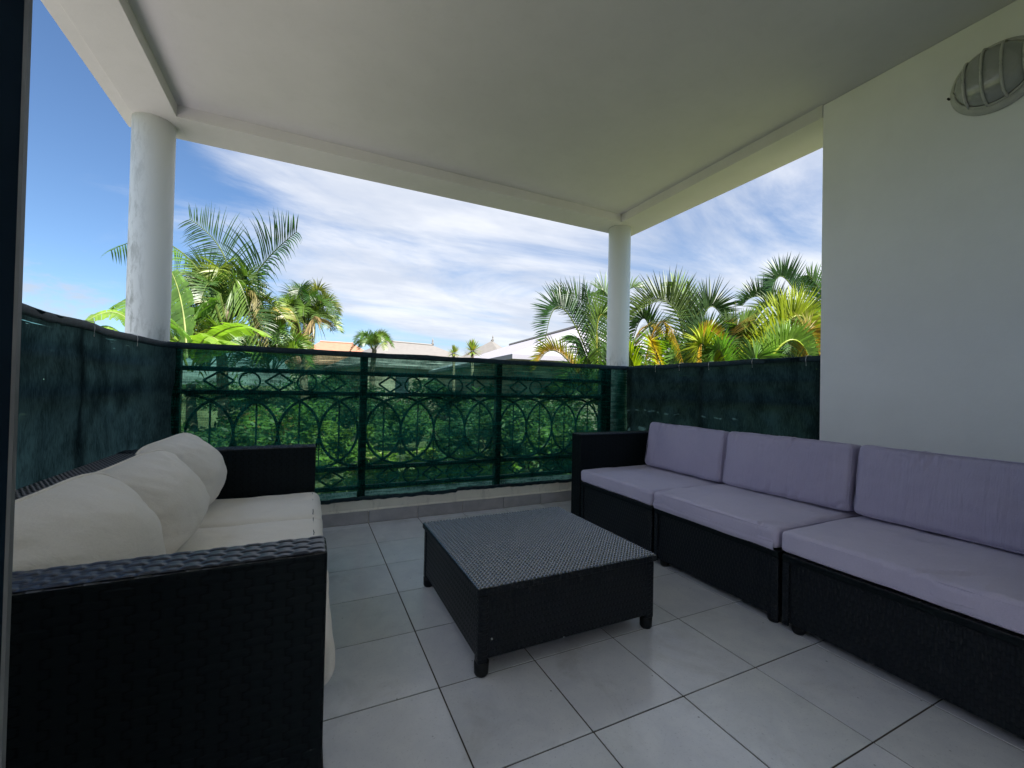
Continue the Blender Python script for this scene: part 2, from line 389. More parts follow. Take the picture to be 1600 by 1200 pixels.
M_RGREY = simple('grey_roof_sheet', (0.15, 0.14, 0.13), 0.6, 0.3, var=0.06, scale=4)
M_RORA = simple('orange_roof_sheet', (0.30, 0.14, 0.09), 0.6, 0.3, var=0.08, scale=4)
M_HOUSE = simple('house_render', (0.32, 0.28, 0.21), 0.85, 0.2, var=0.06, scale=3)
M_GLASS = simple('dark_window', (0.03, 0.04, 0.05), 0.1, 0.6)

# ------------------------------------------------------------ floor and house shell
T = 0.333
g = MB(); g.box((-1.30, -5.0, -0.05), (2.30, 1.90, -0.0025)); gb = g.build('floor_bed', M_GROUT); tag(gb, kind='structure')
fl = MB(); rnd = random.Random(3); G = 0.0021
def tile(x0, y0, x1, y1):
    k = rnd.uniform(0.94, 1.05); c = (k, k*rnd.uniform(0.99, 1.01), k*rnd.uniform(0.985, 1.02))
    dz = rnd.uniform(-0.0003, 0.0003)
    fl.box((x0+G, y0+G, -0.003), (x1-G, y1-G, dz), c)
for i in range(-4, 7):
    for j in range(-14, 5): tile(i*T if i > -4 else -1.19, j*T, min((i+1)*T, 2.2), (j+1)*T)
    tile(i*T if i > -4 else -1.19, 5*T, min((i+1)*T, 2.2), 1.735)
fo = fl.build('floor', M_TILE, bevel=0.0012, seg=2); tag(fo, kind='structure')

house = empty('house', (0, 0, 0), 'white house whose open veranda with two round columns holds both sofas', 'house')
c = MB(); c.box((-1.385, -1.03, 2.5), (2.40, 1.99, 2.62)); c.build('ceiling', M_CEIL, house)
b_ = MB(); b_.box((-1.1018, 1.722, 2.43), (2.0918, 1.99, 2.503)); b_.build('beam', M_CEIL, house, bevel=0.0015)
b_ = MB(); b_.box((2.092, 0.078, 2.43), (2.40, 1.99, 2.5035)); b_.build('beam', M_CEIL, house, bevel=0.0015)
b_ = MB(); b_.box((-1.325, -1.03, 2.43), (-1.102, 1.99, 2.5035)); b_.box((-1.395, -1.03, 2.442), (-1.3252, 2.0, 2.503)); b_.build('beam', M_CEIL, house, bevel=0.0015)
for cx, cy in ((-1.235, 1.855), (2.185, 1.855)):
    k = MB(); k.lathe((cx, cy, -0.5), [(0.1, 0), (0.1, 0.6), (0.1, 1.5), (0.1, 2.93)], 64)
    k.build('column', M_COL, house, smooth=True, auto=1, label='weather-stained round column behind the cream sofa' if cx < 0 else 'clean round column at the far corner')
wl = MB(); wl.box((2.10, -1.03, -0.5), (2.40, 0.078, 2.4995)); wl.build('wall', M_WALL, house, bevel=0.004, label='white wall behind the lavender sofa')
# back wall with the sliding door opening, and the room behind the camera
bw = MB(); bw.box((-1.385, -1.20, -0.5), (-0.56, -1.032, 2.62)); bw.box((-0.56, -1.20, 2.2), (1.30, -1.032, 2.62)); bw.box((1.30, -1.20, -0.5), (2.40, -1.032, 2.62))
bw.build('wall', M_WALL, house)
rm = MB(); rm.box((-1.40, -5.0, -0.5), (-1.31, -1.2, 2.62)); rm.box((2.31, -5.0, -0.5), (2.40, -1.2, 2.62)); rm.box((-1.4, -5.1, -0.5), (-1.0, -5.0, 2.62)); rm.box((2.0, -5.1, -0.5), (2.4, -5.0, 2.62)); rm.box((-1.0, -5.1, 2.2), (2.0, -5.0, 2.62)); rm.box((0.3, -5.1, -0.5), (2.0, -5.0, 2.2)); rm.box((-1.4, -5.1, 2.5), (2.4, -1.2, 2.62))  # rear opening added behind the camera to let daylight in
rm.build('wall', M_WALL, house)
rf = MB(); 
rf.box((-1.395, -5.3, 2.76), (2.70, 2.05, 2.84)); rf.box((-1.38, -5.0, 2.6205), (2.38, 1.97, 2.7595))  # right eave widened out of view to keep sun off the veranda
rf.quad([(-1.39,-5.3,2.84),(2.70,-5.3,2.84),(1.2,-3,3.15),(0.1,-3,3.15)]); rf.quad([(2.70,-5.3,2.84),(2.70,2.05,2.84),(1.2,0,3.15),(1.2,-3,3.15)])
rf.quad([(2.70,2.05,2.84),(-1.39,2.05,2.84),(0.1,0,3.15),(1.2,0,3.15)]); rf.quad([(-1.39,2.05,2.84),(-1.39,-5.3,2.84),(0.1,-3,3.15),(0.1,0,3.15)]); rf.quad([(0.1,-3,3.15),(1.2,-3,3.15),(1.2,0,3.15),(0.1,0,3.15)])
rf.build('roof', M_RWHITE, house)
# kerb with tiled skirting
kb = MB(); kb.box((-1.34, 1.7435, -0.5), (2.30, 1.95, 0.172)); kb.build('kerb', M_KERB, house, bevel=0.01, seg=3, label='chipped cement kerb under the front railing')
kb = MB(); kb.box((-1.34, -1.03, -0.5), (-1.191, 1.743, 0.17)); kb.build('kerb', M_KERB, house, bevel=0.008)
kb = MB(); kb.box((2.201, 0.0785, -0.5), (2.36, 1.743, 0.17)); kb.build('kerb', M_KERB, house, bevel=0.008)
sk = MB()
for i in range(-4, 7):
    x0 = max(i*T, -1.19)+G; x1 = min((i+1)*T, 2.2)-G
    k = rnd.uniform(0.95, 1.05); sk.box((x0, 1.7345, 0.001), (x1, 1.7435, 0.082), (k, k, k))
so_ = sk.build('skirting', M_SKIRT, house, bevel=0.001)
lg = MB(); lg.grid(lambda u, v: (-1.19 + 3.39*u, 1.7335 + 0.010*v, 0.0835 + 0.010*math.sin(v*math.pi/2) + 0.0025*noise.noise(Vector((u*30, 0, 0)))), 160, 4, flip=False)
lg.build('mortar_fillet', M_KERB, house, smooth=True)

# sliding door stile beside the camera
dr = empty('sliding_door', (-0.53, -1.05, 0), 'dark blue aluminium door frame with grey edge seal at the left margin', 'door')
d = MB(); A_ = [(-0.56, -1.060), (-0.520, -1.060), (-0.4995, -1.0212), (-0.4995, -1.0182), (-0.56, -1.0182)]
for q in range(5):
    a, b2 = A_[q], A_[(q+1) % 5]; d.quad([(a[0], a[1], 0.003), (b2[0], b2[1], 0.003), (b2[0], b2[1], 2.199), (a[0], a[1], 2.199)])
d.quad([p+(2.199,) for p in A_]); d.quad([p+(0.003,) for p in reversed(A_)]); d.build('stile', M_FRAME, dr)
d = MB(); d.box((-0.4994, -1.0210, 0.004), (-0.4981, -1.0181, 2.198)); d.build('seal', M_GASKET, dr)
d = MB(); d.box((1.24, -1.050, 0.003), (1.298, -1.012, 2.15)); d.build('stile', M_FRAME, dr, bevel=0.002)
d = MB(); d.box((-0.4935, -1.050, 2.152), (1.298, -1.012, 2.199)); d.build('top_rail', M_FRAME, dr, bevel=0.002)

# ------------------------------------------------------------ wall lamp
LC = (2.10, -0.572, 2.222)
lamp = empty('wall_lamp', LC, 'round bulkhead lamp with barred grey glass high on the white wall', 'lamp')
k = MB(); k.lathe(LC, [(0.135, 0.0005), (0.137, 0.012), (0.130, 0.028), (0.118, 0.034)], 48, 'x'); k.build('base', M_LAMPBASE, lamp, smooth=True, auto=1)
k = MB(); k.lathe(LC, [(0.112, 0.030), (0.110, 0.050), (0.098, 0.072), (0.074, 0.088), (0.04, 0.097), (0.002, 0.099)], 48, 'x'); k.build('glass', M_LENS, lamp, smooth=True, auto=1)
k = MB(); k.tube([(LC[0]-0.040, LC[1]+0.116*math.cos(a*math.pi/24), LC[2]+0.116*math.sin(a*math.pi/24)) for a in range(48)], 0.0045, 8, closed=True); k.build('rim', M_LAMPBASE, lamp, smooth=True)
for off in (-0.092, -0.038, 0.016, 0.070):
    hh = math.sqrt(0.118**2 - off**2); pts = []
    for s_ in range(17):
        zz = -hh + 2*hh*s_/16; r_ = math.sqrt(off*off + zz*zz)/0.118
        pts.append((LC[0] - 0.036 - 0.070*math.sqrt(max(0, 1 - min(1, r_)**2.4)), LC[1]+off, LC[2]+zz))
    k = MB(); k.tube(pts, 0.0045, 8); k.build('guard_bar', M_LAMPBASE, lamp, smooth=True)
k = MB(); k.lathe((LC[0]-0.02, LC[1]+0.136, LC[2]-0.012), [(0.004, 0), (0.004, 0.014)], 10, 'x'); k.build('screw', M_FOOT, lamp)

# ------------------------------------------------------------ railings
def railing(name, label, P, L, posts, bays, loc):
    """P(s, off) maps run distance and offset to x, y"""
    r = empty(name, loc, label, 'railing')
    def bar(nm, s0, s1, z0, z1, t=0.02):
        a, b2 = P(s0, -t/2), P(s1, t/2); m_ = MB()
        m_.box((min(a[0], b2[0]), min(a[1], b2[1]), z0), (max(a[0], b2[0]), max(a[1], b2[1]), z1)); return m_.build(nm, M_METAL, r, bevel=0.002)
    bar('top_rail', -0.05, L, 1.118, 1.150, 0.045)
    for z in (1.006, 0.868, 0.366, 0.236): bar('rail', 0, L, z-0.014, z+0.014, 0.028)
    for p_ in posts: bar('post', p_-0.0245, p_+0.0245, 0.172, 1.117, 0.044)
    for s0, s1 in bays:
        n4 = max(1, round((s1-s0)/0.2375)); pt = (s1-s0)/n4; cz = 0.617; rr = 0.236
        for k in range(n4+1):
            cs = s0 + k*pt; pts = []
            a0, a1 = 0, 2*math.pi
            full = 0 < k < n4
            N = 40 if full else 20
            for q in range(N + (0 if full else 1)):
                a = (2*math.pi*q/N) if full else (-math.pi/2 + math.pi*q/N if k == 0 else math.pi/2 + math.pi*q/N)
                x_, y_ = P(cs + pt*math.cos(a), 0.0005*(k % 2)*2 - 0.0005); pts.append((x_, y_, cz + 0.232*math.sin(a)))
            m_ = MB(); m_.tube(pts, 0.0088, 8, closed=full); m_.build('ring', M_METAL, r, smooth=True)
        for k in range(n4):
            cs = s0 + (k+0.5)*pt; x_, y_ = P(cs, 0); m_ = MB(); m_.tube([(x_, y_, 0.415), (x_, y_, 0.82)], 0.0058, 6); m_.build('baluster', M_METAL, r)
            if k: x_, y_ = P(s0+k*pt, 0); m_ = MB(); m_.tube([(x_, y_, 0.377), (x_, y_, 0.617)], 0.0036, 6); m_.build('baluster', M_METAL, r)
        nd_ = max(1, round((s1-s0)/0.29)); pd = (s1-s0)/nd_
        for zc_ in (0.937, 0.301):
            for k in range(nd_):
                cs = s0 + (k+0.5)*pd
                m_ = MB(); pts = [P(cs-0.077, 0)+(zc_,), P(cs, 0)+(zc_+0.054,), P(cs+0.077, 0)+(zc_,), P(cs, 0)+(zc_-0.054,)]
                for q in range(4): m_.tube([pts[q], pts[(q+1) % 4]], 0.0072, 6)
                m_.build('diamond', M_METAL, r)
                if k:
                    cs = s0 + k*pd; m_ = MB()
                    m_.tube([P(cs+0.055*math.cos(a*math.pi/12), 0)+(zc_+0.055*math.sin(a*math.pi/12),) for a in range(24)], 0.0062, 6, closed=True); m_.build('small_ring', M_METAL, r, smooth=True)
    return r
X0 = -1.05
railing('railing', 'dark scrollwork railing of circles and diamonds across the front, between the columns', lambda s, o: (X0+s, 1.775+o), 3.08, [-0.028, 1.0, 2.0, 3.0, 3.06],
        [(0.02, 0.97), (1.02, 1.97), (2.02, 2.97)], (0.5, 1.775, 0.17))
railing('railing', 'railing hidden behind dark netting along the left side of the veranda', lambda s, o: (-1.215+o, -1.0+s), 2.70, [0.03, 1.0, 1.9, 2.67],
        [(0.06, 0.97), (1.03, 1.87), (1.93, 2.64)], (-1.215, 0.3, 0.17))
railing('railing', 'short railing behind dark netting between the far column and the white wall', lambda s, o: (2.255+o, 0.10+s), 1.62, [0.03, 0.83, 1.59],
        [(0.06, 0.80), (0.86, 1.56)], (2.255, 0.9, 0.17))

# ------------------------------------------------------------ shade nets
def net(label, P, L, nu, m, hemh=0.034, bot=0.155, dens=False, ties=(), sag=0.004):
    o_ = empty('shade_net', P(L/2, 0)+(0.17,), label, 'netting')
    def top(s): return 1.152 + 0.004*noise.noise(Vector((s*4, 3, L))) - 0.006*abs(math.sin(s*math.pi/0.5))*(1 if ties else 0.2)
    def low(s): return bot + 0.006*noise.noise(Vector((s*5, L, 1))) + (0.022 if m is M_NET else 0.010)*(noise.noise(Vector((int(s*2.3)*1.7, 0, L)))) + 0.006*noise.noise(Vector((s*21, L, 4)))
    def pt(u, v, extra=0):
        s = u*L; z = low(s) + (top(s)-0.004-low(s))*v
        off = sag*noise.noise(Vector((s*3, v*5, L))) + 0.5*sag*noise.noise(Vector((s*14, v*16, 7)))
        if ties: off += 0.007*math.sin(s*math.pi/0.5)*v*v*noise.noise(Vector((s*2.1, v*3, 9)))*3
        x_, y_ = P(s, off + extra); return (x_, y_, z)
    k = MB(); k.grid(lambda u, v: pt(u, v), nu, 26); k.build('mesh_panel', m, o_, smooth=True)
    k = MB()
    def hp(u, v):
        s = u*L; a = v*2*math.pi; w_ = 0.0045
        zc_ = top(s) - hemh/2 + 0.0012*noise.noise(Vector((s*30, 1, 1)))
        x_, y_ = P(s, 0.004 + w_*math.sin(a) + 0.3*sag*noise.noise(Vector((s*3, 5, L))))
        return (x_, y_, zc_ + hemh/2*math.cos(a))
    k.grid(hp, nu, 10); k.build('hem', M_HEM, o_, smooth=True)
    k = MB()
    def lp(u, v):
        s = u*L; a = v*2*math.pi
        x_, y_ = P(s, 0.003 + 0.004*math.sin(a)); return (x_, y_, low(s) + 0.012 + 0.013*math.cos(a))
    k.grid(lp, nu, 8); k.build('bottom_hem', M_HEM, o_, smooth=True)
    for s in ties:
        z = top(s); k = MB()
        pts = [P(s, 0.012)+(z-0.055,), P(s+0.003, 0.013)+(z-0.02,), P(s, 0.012)+(z+0.003,), P(s, -0.02)+(z+0.006,), P(s, -0.055)+(z+0.002,), P(s, -0.058)+(z-0.04,)]
        k.tube(pts, 0.0016, 6); k.build('cable_tie', M_TIE, o_)
    return o_
net('see-through green shade net stretched over the front railing', lambda s, o: (-1.115+s, 1.743-o), 3.335, 220, M_NET)
def leftp(s, o):
    x = -1.172; y = -1.02+s
    if y > 1.45: x += 0.055*min(1, (y-1.45)/0.22)
    if y > 1.66: x += 0.040*((y-1.66)/0.08)**1.5
    return (x+o, y)
net('dark teal shade net with a frayed top, behind the cream sofa', leftp, 2.755, 180, M_NETD, ties=(0.42, 1.42, 1.98, 2.45), sag=0.012)
net('dark green shade net tied along the right railing beside the white wall', lambda s, o: (2.205-o, 0.082+s), 1.66, 120, M_NETD, ties=(0.12, 0.45, 0.78, 1.05, 1.3), sag=0.008)

# ------------------------------------------------------------ wicker furniture
def wbox(name, a, b, m, parent, bevel=0.006, swap=False, label=None):
    k = MB(); k.box(a, b)
    if swap: k.uv = [(y, x) for x, y in k.uv]
    o = k.build(name, M_WFACE if m is M_WARM else m, parent, bevel=bevel, seg=3, label=label)
    if m is M_WARM:
        o.data.materials.append(M_WARM)
        for p in o.data.polygons:
            if p.normal.z > 0.9: p.material_index = 1
    return o
def feet(parent, pts, r=0.026, h=0.045):
    for x, y in pts:
        k = MB(); k.lathe((x, y, 0.0005), [(r*0.70, 0), (r*0.86, 0.007), (r*0.88, h*0.5), (r*0.9, h)], 20); k.build('foot', M_FOOT, parent, smooth=True, auto=1)

def weave_top(x0, x1, y0, y1, z, L, W, amp, parent, m, along='x', res=7, offset=True):
    lu, lv = (x1-x0, y1-y0) if along == 'x' else (y1-y0, x1-x0)
    nL = max(2, round(lu/L)); nW = max(2, round(lv/W)); N, Mn = nL*res, nW*res
    def h(u, v):
        a = u*nL; b = v*nW; row = math.floor(min(b, nW-1e-6)); f = b-row; s_ = math.sin(math.pi*(a+row))
        rnd_ = noise.noise(Vector((row*3.7, math.floor(a)*2.3, 5)))
        if not offset: return (max(0, 4*f*(1-f))**0.6*(0.15+0.85*abs(math.sin(math.pi*a))**0.8) + 0.10*noise.noise(Vector((row*3.7, math.floor(a)*2.3, 5))))*amp*min(1, min(u*lu, (1-u)*lu, v*lv, (1-v)*lv)/0.004)
        pA = max(0, 4*f*(1-f))**0.5; o_ = 0.5+0.5*max(-1, min(1, s_*1.9))
        hA = pA*(0.02+0.98*o_)
        fu = a+0.0-math.floor(a); q = max(0, 1-((fu-0.5)/0.36)**2)**0.5
        hB = 0.60*q*(1-o_)
        ed = min(1, min(u*lu, (1-u)*lu, v*lv, (1-v)*lv)/0.004)
        return (max(hA, hB)+0.12*rnd_)*amp*ed
    k = MB()
    if along == 'x': k.grid(lambda u, v: (x0+(x1-x0)*u, y0+(y1-y0)*v, z+h(u, v)), N, Mn)
    else: k.grid(lambda u, v: (x0+(x1-x0)*v, y0+(y1-y0)*u, z+h(u, v)), N, Mn, flip=True)
    o_ = k.build('woven_surface', m, smooth=True); o_.parent = parent
    return o_
tb = empty('coffee_table', (0.485, 0.343, 0), 'low square black wicker coffee table in the middle of the tiled floor', 'table')
tt = wbox('tabletop', (0.112, -0.022, 0.262), (0.860, 0.706, 0.2855), M_WSIDE, tb, 0.006, swap=True)
weave_top(0.115, 0.857, -0.019, 0.703, 0.2856, 0.0160, 0.0150, 0.0062, tt, M_WSMOOTH, 'y', 6, False)
for a, b2 in (((0.150, -0.012, 0.056), (0.822, 0.004, 0.2615)), ((0.150, 0.680, 0.056), (0.822, 0.696, 0.2615))): wbox('side_panel', a, b2, M_WSIDE, tb, 0.003, swap=True)
for a, b2 in (((0.122, 0.022, 0.056), (0.138, 0.662, 0.2615)), ((0.834, 0.022, 0.056), (0.850, 0.662, 0.2615))): wbox('side_panel', a, b2, M_WSIDE, tb, 0.003, swap=True)
for x in (0.119, 0.817):
    for y in (-0.015, 0.663): wbox('leg', (x, y, 0.040), (x+0.036, y+0.036, 0.2612), M_WSIDE, tb, 0.008)
feet(tb, [(x, y) for x in (0.140, 0.832) for y in (0.006, 0.678)], 0.027, 0.042)
for p_ in ((0.166, -0.0135, 0.118), (0.44, -0.0135, 0.060)):
    k = MB(); k.tube([p_, (p_[0], p_[1]-0.003, p_[2])], 0.0032, 10); k.build('screw_cap', M_TIE, tb)

# cream sofa along the left railing
sf = empty('wicker_sofa', (-0.73, 0.335, 0), 'long black wicker sofa on the left carrying the cream cushions', 'sofa')
a_ = wbox('armrest', (-1.100, -0.441, 0.040), (-0.346, -0.349, 0.621), M_WARM, sf, 0.007)
weave_top(-1.098, -0.350, -0.4385, -0.3515, 0.6212, 0.027, 0.0145, 0.0030, a_, M_WSMOOTH2, 'x', 9)
a_ = wbox('armrest', (-1.100, 1.016, 0.040), (-0.346, 1.108, 0.621), M_WARM, sf, 0.007)
weave_top(-1.098, -0.350, 1.0185, 1.1055, 0.6212, 0.031, 0.0145, 0.0038, a_, M_WSMOOTH2, 'x', 6)
a_ = wbox('backrest', (-1.100, -0.3485, 0.300), (-0.968, 1.0155, 0.617), M_WARM, sf, 0.007, swap=True)
weave_top(-1.098, -0.970, -0.348, 1.015, 0.6172, 0.012, 0.023, 0.0048, a_, M_WSMOOTH2, 'x', 6, False)
wbox('seat_base', (-1.098, -0.3485, 0.050), (-0.362, 1.0155, 0.2995), M_WSIDE, sf, 0.006)
feet(sf, [(x, y) for x in (-1.07, -0.38) for y in (-0.395, 1.062)], 0.026, 0.040)

def rbox(half, r, n=64, puff=0.0, amp=0.003, seed=0, sag=0.0, wr=0.0):
    bm = bmesh.new(); bmesh.ops.create_cube(bm, size=2.0)
    bmesh.ops.subdivide_edges(bm, edges=bm.edges[:], cuts=n, use_grid_fill=True)
    h = Vector(half)
    for v in bm.verts:
        c0 = v.co.copy(); p = Vector((c0.x*h.x, c0.y*h.y, c0.z*h.z))
        q = Vector([max(-(h[i]-r), min(h[i]-r, p[i])) for i in range(3)])
        d = p - q
        if d.length > 1e-9: p = q + d.normalized()*r
        n3 = Vector(c0)
        u = 1-(abs(c0.x)**2.2); vv = 1-(abs(c0.y)**2.2); w_ = 1-(abs(c0.z)**2.2)
        ax = min(range(3), key=lambda i: half[i])
        if ax == 2: p.z += (1 if c0.z > 0 else -0.3)*puff*max(0, u)*max(0, vv)*abs(c0.z) - sag*max(0, u)*max(0, vv)
        else: p.x += (1 if c0.x > 0 else -1)*puff*max(0, vv)*max(0, w_)*abs(c0.x)
        e = noise.noise_vector(p*9 + Vector((seed*3.1, 0, 0)))*amp + noise.noise_vector(p*22 + Vector((seed, 4, 0)))*amp*0.45
        p += e
        if wr:
            # thin creases that run inwards from the long edges and fade out
            if ax == 2:
                fr = max(0, 1-abs(c0.x+1)/0.85)*(1 if c0.z > -0.2 else 0)
                q_ = noise.noise(Vector((p.y*9 + p.x*3.5 + seed*2, seed*1.7, p.x*2.2)))
            else:
                fr = max(max(0, 1-abs(c0.z-1)/0.55), 0.8*max(0, 1-abs(c0.z+1)/0.45))
                q_ = noise.noise(Vector((p.y*13 + p.z*4 + seed*2, seed*1.7, p.z*3)))
            gate = max(0, noise.noise(Vector((p.y*5, seed*3.3, 2)))+0.15)*1.8
            cr_ = max(0, 1-abs(q_)*9)**1.5 - 0.6*max(0, 1-abs(abs(q_)-0.12)*9)
            p -= (Vector((0.35, 0, 1)) if ax == 2 else Vector((-1, 0, 0.2)))*wr*fr*min(1, gate)*cr_
        v.co = p
    return bm
def bm_obj(bm, name, m, parent=None, loc=(0,0,0), rot=None, sub=0):
    me = bpy.data.meshes.new(name); bm.to_mesh(me); bm.free(); me.materials.append(m)
    me.polygons.foreach_set('use_smooth', [True]*len(me.polygons))
    o = bpy.data.objects.new(name, me); COL.objects.link(o); o.location = loc
    if rot: o.rotation_euler = rot
    if parent: o.parent = parent
    return o

# cream seat cushions
cy = [(-0.345, 0.118, 'cream seat cushion nearest the camera, mostly behind the near armrest'),
      (0.124, 0.572, 'middle cream seat cushion with faint creases and a stitched front seam'),
      (0.578, 1.010, 'far cream seat cushion against the far armrest of the left sofa')]
for i, (y0, y1, lb) in enumerate(cy):
    hy = (y1-y0)/2
    o = bm_obj(rbox((0.318, hy+0.002, 0.052), 0.036, 56, 0.014, 0.005, 11+i, wr=0.014), 'seat_cushion', M_CREAM, loc=(-0.640, (y0+y1)/2, 0.352))
    tag(o, lb, 'seat cushion', 'cream seat cushions of the left sofa')
    k = MB(); pts = []
    for q in range(25):
        y = -hy+0.02 + (2*hy-0.04)*q/24; pts.append((0.283 + 0.003*noise.noise(Vector((y*30, i, 0))), y, 0.053 + 0.003*noise.noise(Vector((y*14, i, 3)))))
    k.tube(pts, 0.0014, 5); s_ = k.build('seam', M_STITCH); s_.parent = o
# front valance of the near cushion that bulges past the armrest
def pillow(name, loc, w_, h_, t_, rot, lb, seed):
    k = MB(); N = 56
    def P(side):
        def f(u, v):
            a = 2*u-1; b = 2*v-1
            # flop : top edge folds back, lower half pushed out
            th = t_*0.5*(max(0, 1-abs(a)**2.3)**0.85)*(max(0, 1-abs(b)**2.1)**0.62)
            ex = 1 - 0.04*(1-b*b) - 0.09*b**4*abs(a)**3; ez = 1 - 0.04*(1-a*a) - 0.13*a**4*abs(b)**3
            y = a*w_/2*ex; z = b*h_/2*ez
            cr = max(abs(a), abs(b))
            wrk = 0.007*noise.noise(Vector((a*2.2 + seed, b*2.2, side))) + 0.005*noise.noise(Vector((a*3+b*6, a*6-b*2, seed+side)))*min(1, cr*1.3)
            ang = math.atan2(b, a); corner = max(0, (abs(a)*abs(b)-0.25))
            wrk += 0.016*corner*math.sin(ang*22 + seed + 3*noise.noise(Vector((a*3, b*3, seed))))
            fold_ = math.sin(b*9 + a*5 + seed*2 + 2.5*noise.noise(Vector((a*1.3, b*1.3, seed))))*0.006*max(0, noise.noise(Vector((a*1.6+seed, b*1.6, 3)))+0.25)*(0.3+cr)
            wrk += fold_
            x = side*(th + wrk*(0.15 + 0.85*min(1, th/(t_*0.25))))
            x += 0.035*(b*b)*(-1) + 0.012*noise.noise(Vector((a*1.5, b*1.5, seed*2)))
            return (x, y, z)
        return f
    k.grid(P(1), N, N); k.grid(P(-1), N, N, flip=True)
    o = k.build(name, M_CREAM, smooth=True, auto=1); o.location = loc; o.rotation_euler = rot
    m_ = o.modifiers.new('s', 'SUBSURF'); m_.levels = 1; m_.render_levels = 1
    tag(o, lb, 'pillow', 'cream back pillows of the left sofa')
    k = MB(); ring = []
    for e in range(4):
        for q in range(14):
            s = -1+2*q/14; a, b = [(s, -1), (1, s), (-s, 1), (-1, -s)][e]
            ex = 1 - 0.04*(1-b*b) - 0.09*b**4*abs(a)**3; ez = 1 - 0.04*(1-a*a) - 0.13*a**4*abs(b)**3
            ring.append((-0.035*b*b + 0.012*noise.noise(Vector((a*1.5, b*1.5, seed*2))), a*w_/2*ex, b*h_/2*ez))
    k.tube(ring, 0.0042, 8, closed=True); s_ = k.build('seam', M_CREAM, smooth=True); s_.parent = o
    return o
pillow('back_pillow', (-0.800, -0.150, 0.546), 0.49, 0.33, 0.25, (R(5), R(-13), R(-12)), 'plump cream pillow nearest the camera, cut by the left picture edge', 1.3)
pillow('back_pillow', (-0.800, 0.290, 0.540), 0.45, 0.325, 0.26, (R(7), R(-14), R(-17)), 'cream pillow in the middle of the left sofa, its upper corner folded over', 4.1)
pillow('back_pillow', (-0.805, 0.765, 0.552), 0.42, 0.335, 0.24, (R(4), R(-13), R(-12)), 'cream pillow leaning into the far corner of the left sofa', 7.7)

# lavender modular sofa on the right
def module(y0, y1, lb, arm=None):
    t = empty('sofa_module', (1.66, (y0+y1)/2, 0), lb, 'sofa', 'black wicker modules of the right sofa')
    wbox('base', (1.318, y0+0.006, 0.036), (2.02, y1-0.006, 0.272), M_WSIDE, t, 0.004, swap=True)
    wbox('seat_rim', (1.308, y0+0.003, 0.2725), (2.022, y1-0.003, 0.300), M_WARM, t, 0.006)
    for y in (y0+0.004, y1-0.030): wbox('corner_post', (1.310, y, 0.026), (1.3175, y+0.026, 0.2720), M_WSIDE, t, 0.003)
    wbox('backrest', (1.945, y0+0.004, 0.3005), (2.020, y1-0.004, 0.600), M_WARM, t, 0.008)
    feet(t, [(x, y) for x in (1.350, 1.98) for y in (y0+0.045, y1-0.045)], 0.026, 0.0355)
    if arm: wbox('armrest', (1.302, arm[0], 0.026), (2.022, arm[1], 0.624), M_WARM, t, 0.009)
    return t
module(0.475, 1.150, 'corner module of the right sofa with a tall black armrest at its far end', (1.1505, 1.258))
module(-0.213, 0.467, 'armless middle module of the right sofa')
module(-0.930, -0.221, 'near module of the right sofa, cut by the right picture edge', (-1.020, -0.9305))
for i, (y0, y1, z0, z1, lb, wr, am) in enumerate([
    (0.476, 1.146, 0.303, 0.386, 'flat lavender seat cushion beside the tall armrest of the right sofa', 0.009, 0.0024),
    (-0.208, 0.470, 0.303, 0.392, 'rumpled lavender seat cushion in the middle, its cover folded double in front', 0.014, 0.0050),
    (-0.927, -0.219, 0.306, 0.390, 'lavender seat cushion nearest the camera with short creases along its front edge', 0.020, 0.0030)]):
    o = bm_obj(rbox((0.335, (y1-y0)/2, (z1-z0)/2), 0.020 if i != 1 else 0.026, 70, 0.006, am, 21+i, wr=wr), 'seat_cushion', M_LAV, loc=(1.635, (y0+y1)/2, (z0+z1)/2))
    tag(o, lb, 'seat cushion', 'lavender seat cushions of the right sofa')
    for sz in (-1, 1):
        k = MB(); pts = []; hx_, hy_ = 0.335, (y1-y0)/2
        for q in range(72):
            a = 2*math.pi*q/72; cx_, cz_ = math.cos(a), math.sin(a); e_ = 0.14
            pts.append((math.copysign(abs(cx_)**e_, cx_)*(hx_-0.003), math.copysign(abs(cz_)**e_, cz_)*(hy_-0.003), sz*((z1-z0)/2-0.010) + 0.0015*noise.noise(Vector((q*0.6, i, sz)))))
        k.tube(pts, 0.0022, 5, closed=True); f_ = k.build('seam', M_LAV, smooth=True); f_.parent = o
    if i == 1:
        k = MB(); hy = (y1-y0)/2
        def fold(u, v):
            y = -hy + 0.012 + (2*hy-0.024)*u; a = v*math.pi
            return (-0.332 - 0.007*math.sin(a) - 0.004*noise.noise(Vector((y*9, 2, 2))), y, -0.006 - 0.040*v + 0.004*noise.noise(Vector((y*6, v*2, 1))))
        k.grid(fold, 60, 8, flip=True); f_ = k.build('loose_cover_fold', M_LAV, smooth=True); f_.parent = o
        k.__init__(); k.tube([(-0.338 - 0.003*noise.noise(Vector((q*0.3, 2, 2))), -hy+0.02+(2*hy-0.04)*q/30, -0.012 + 0.004*noise.noise(Vector((q*0.2, 0, 1)))) for q in range(31)], 0.0022, 6)
        f_ = k.build('seam', M_LAV, smooth=True); f_.parent = o
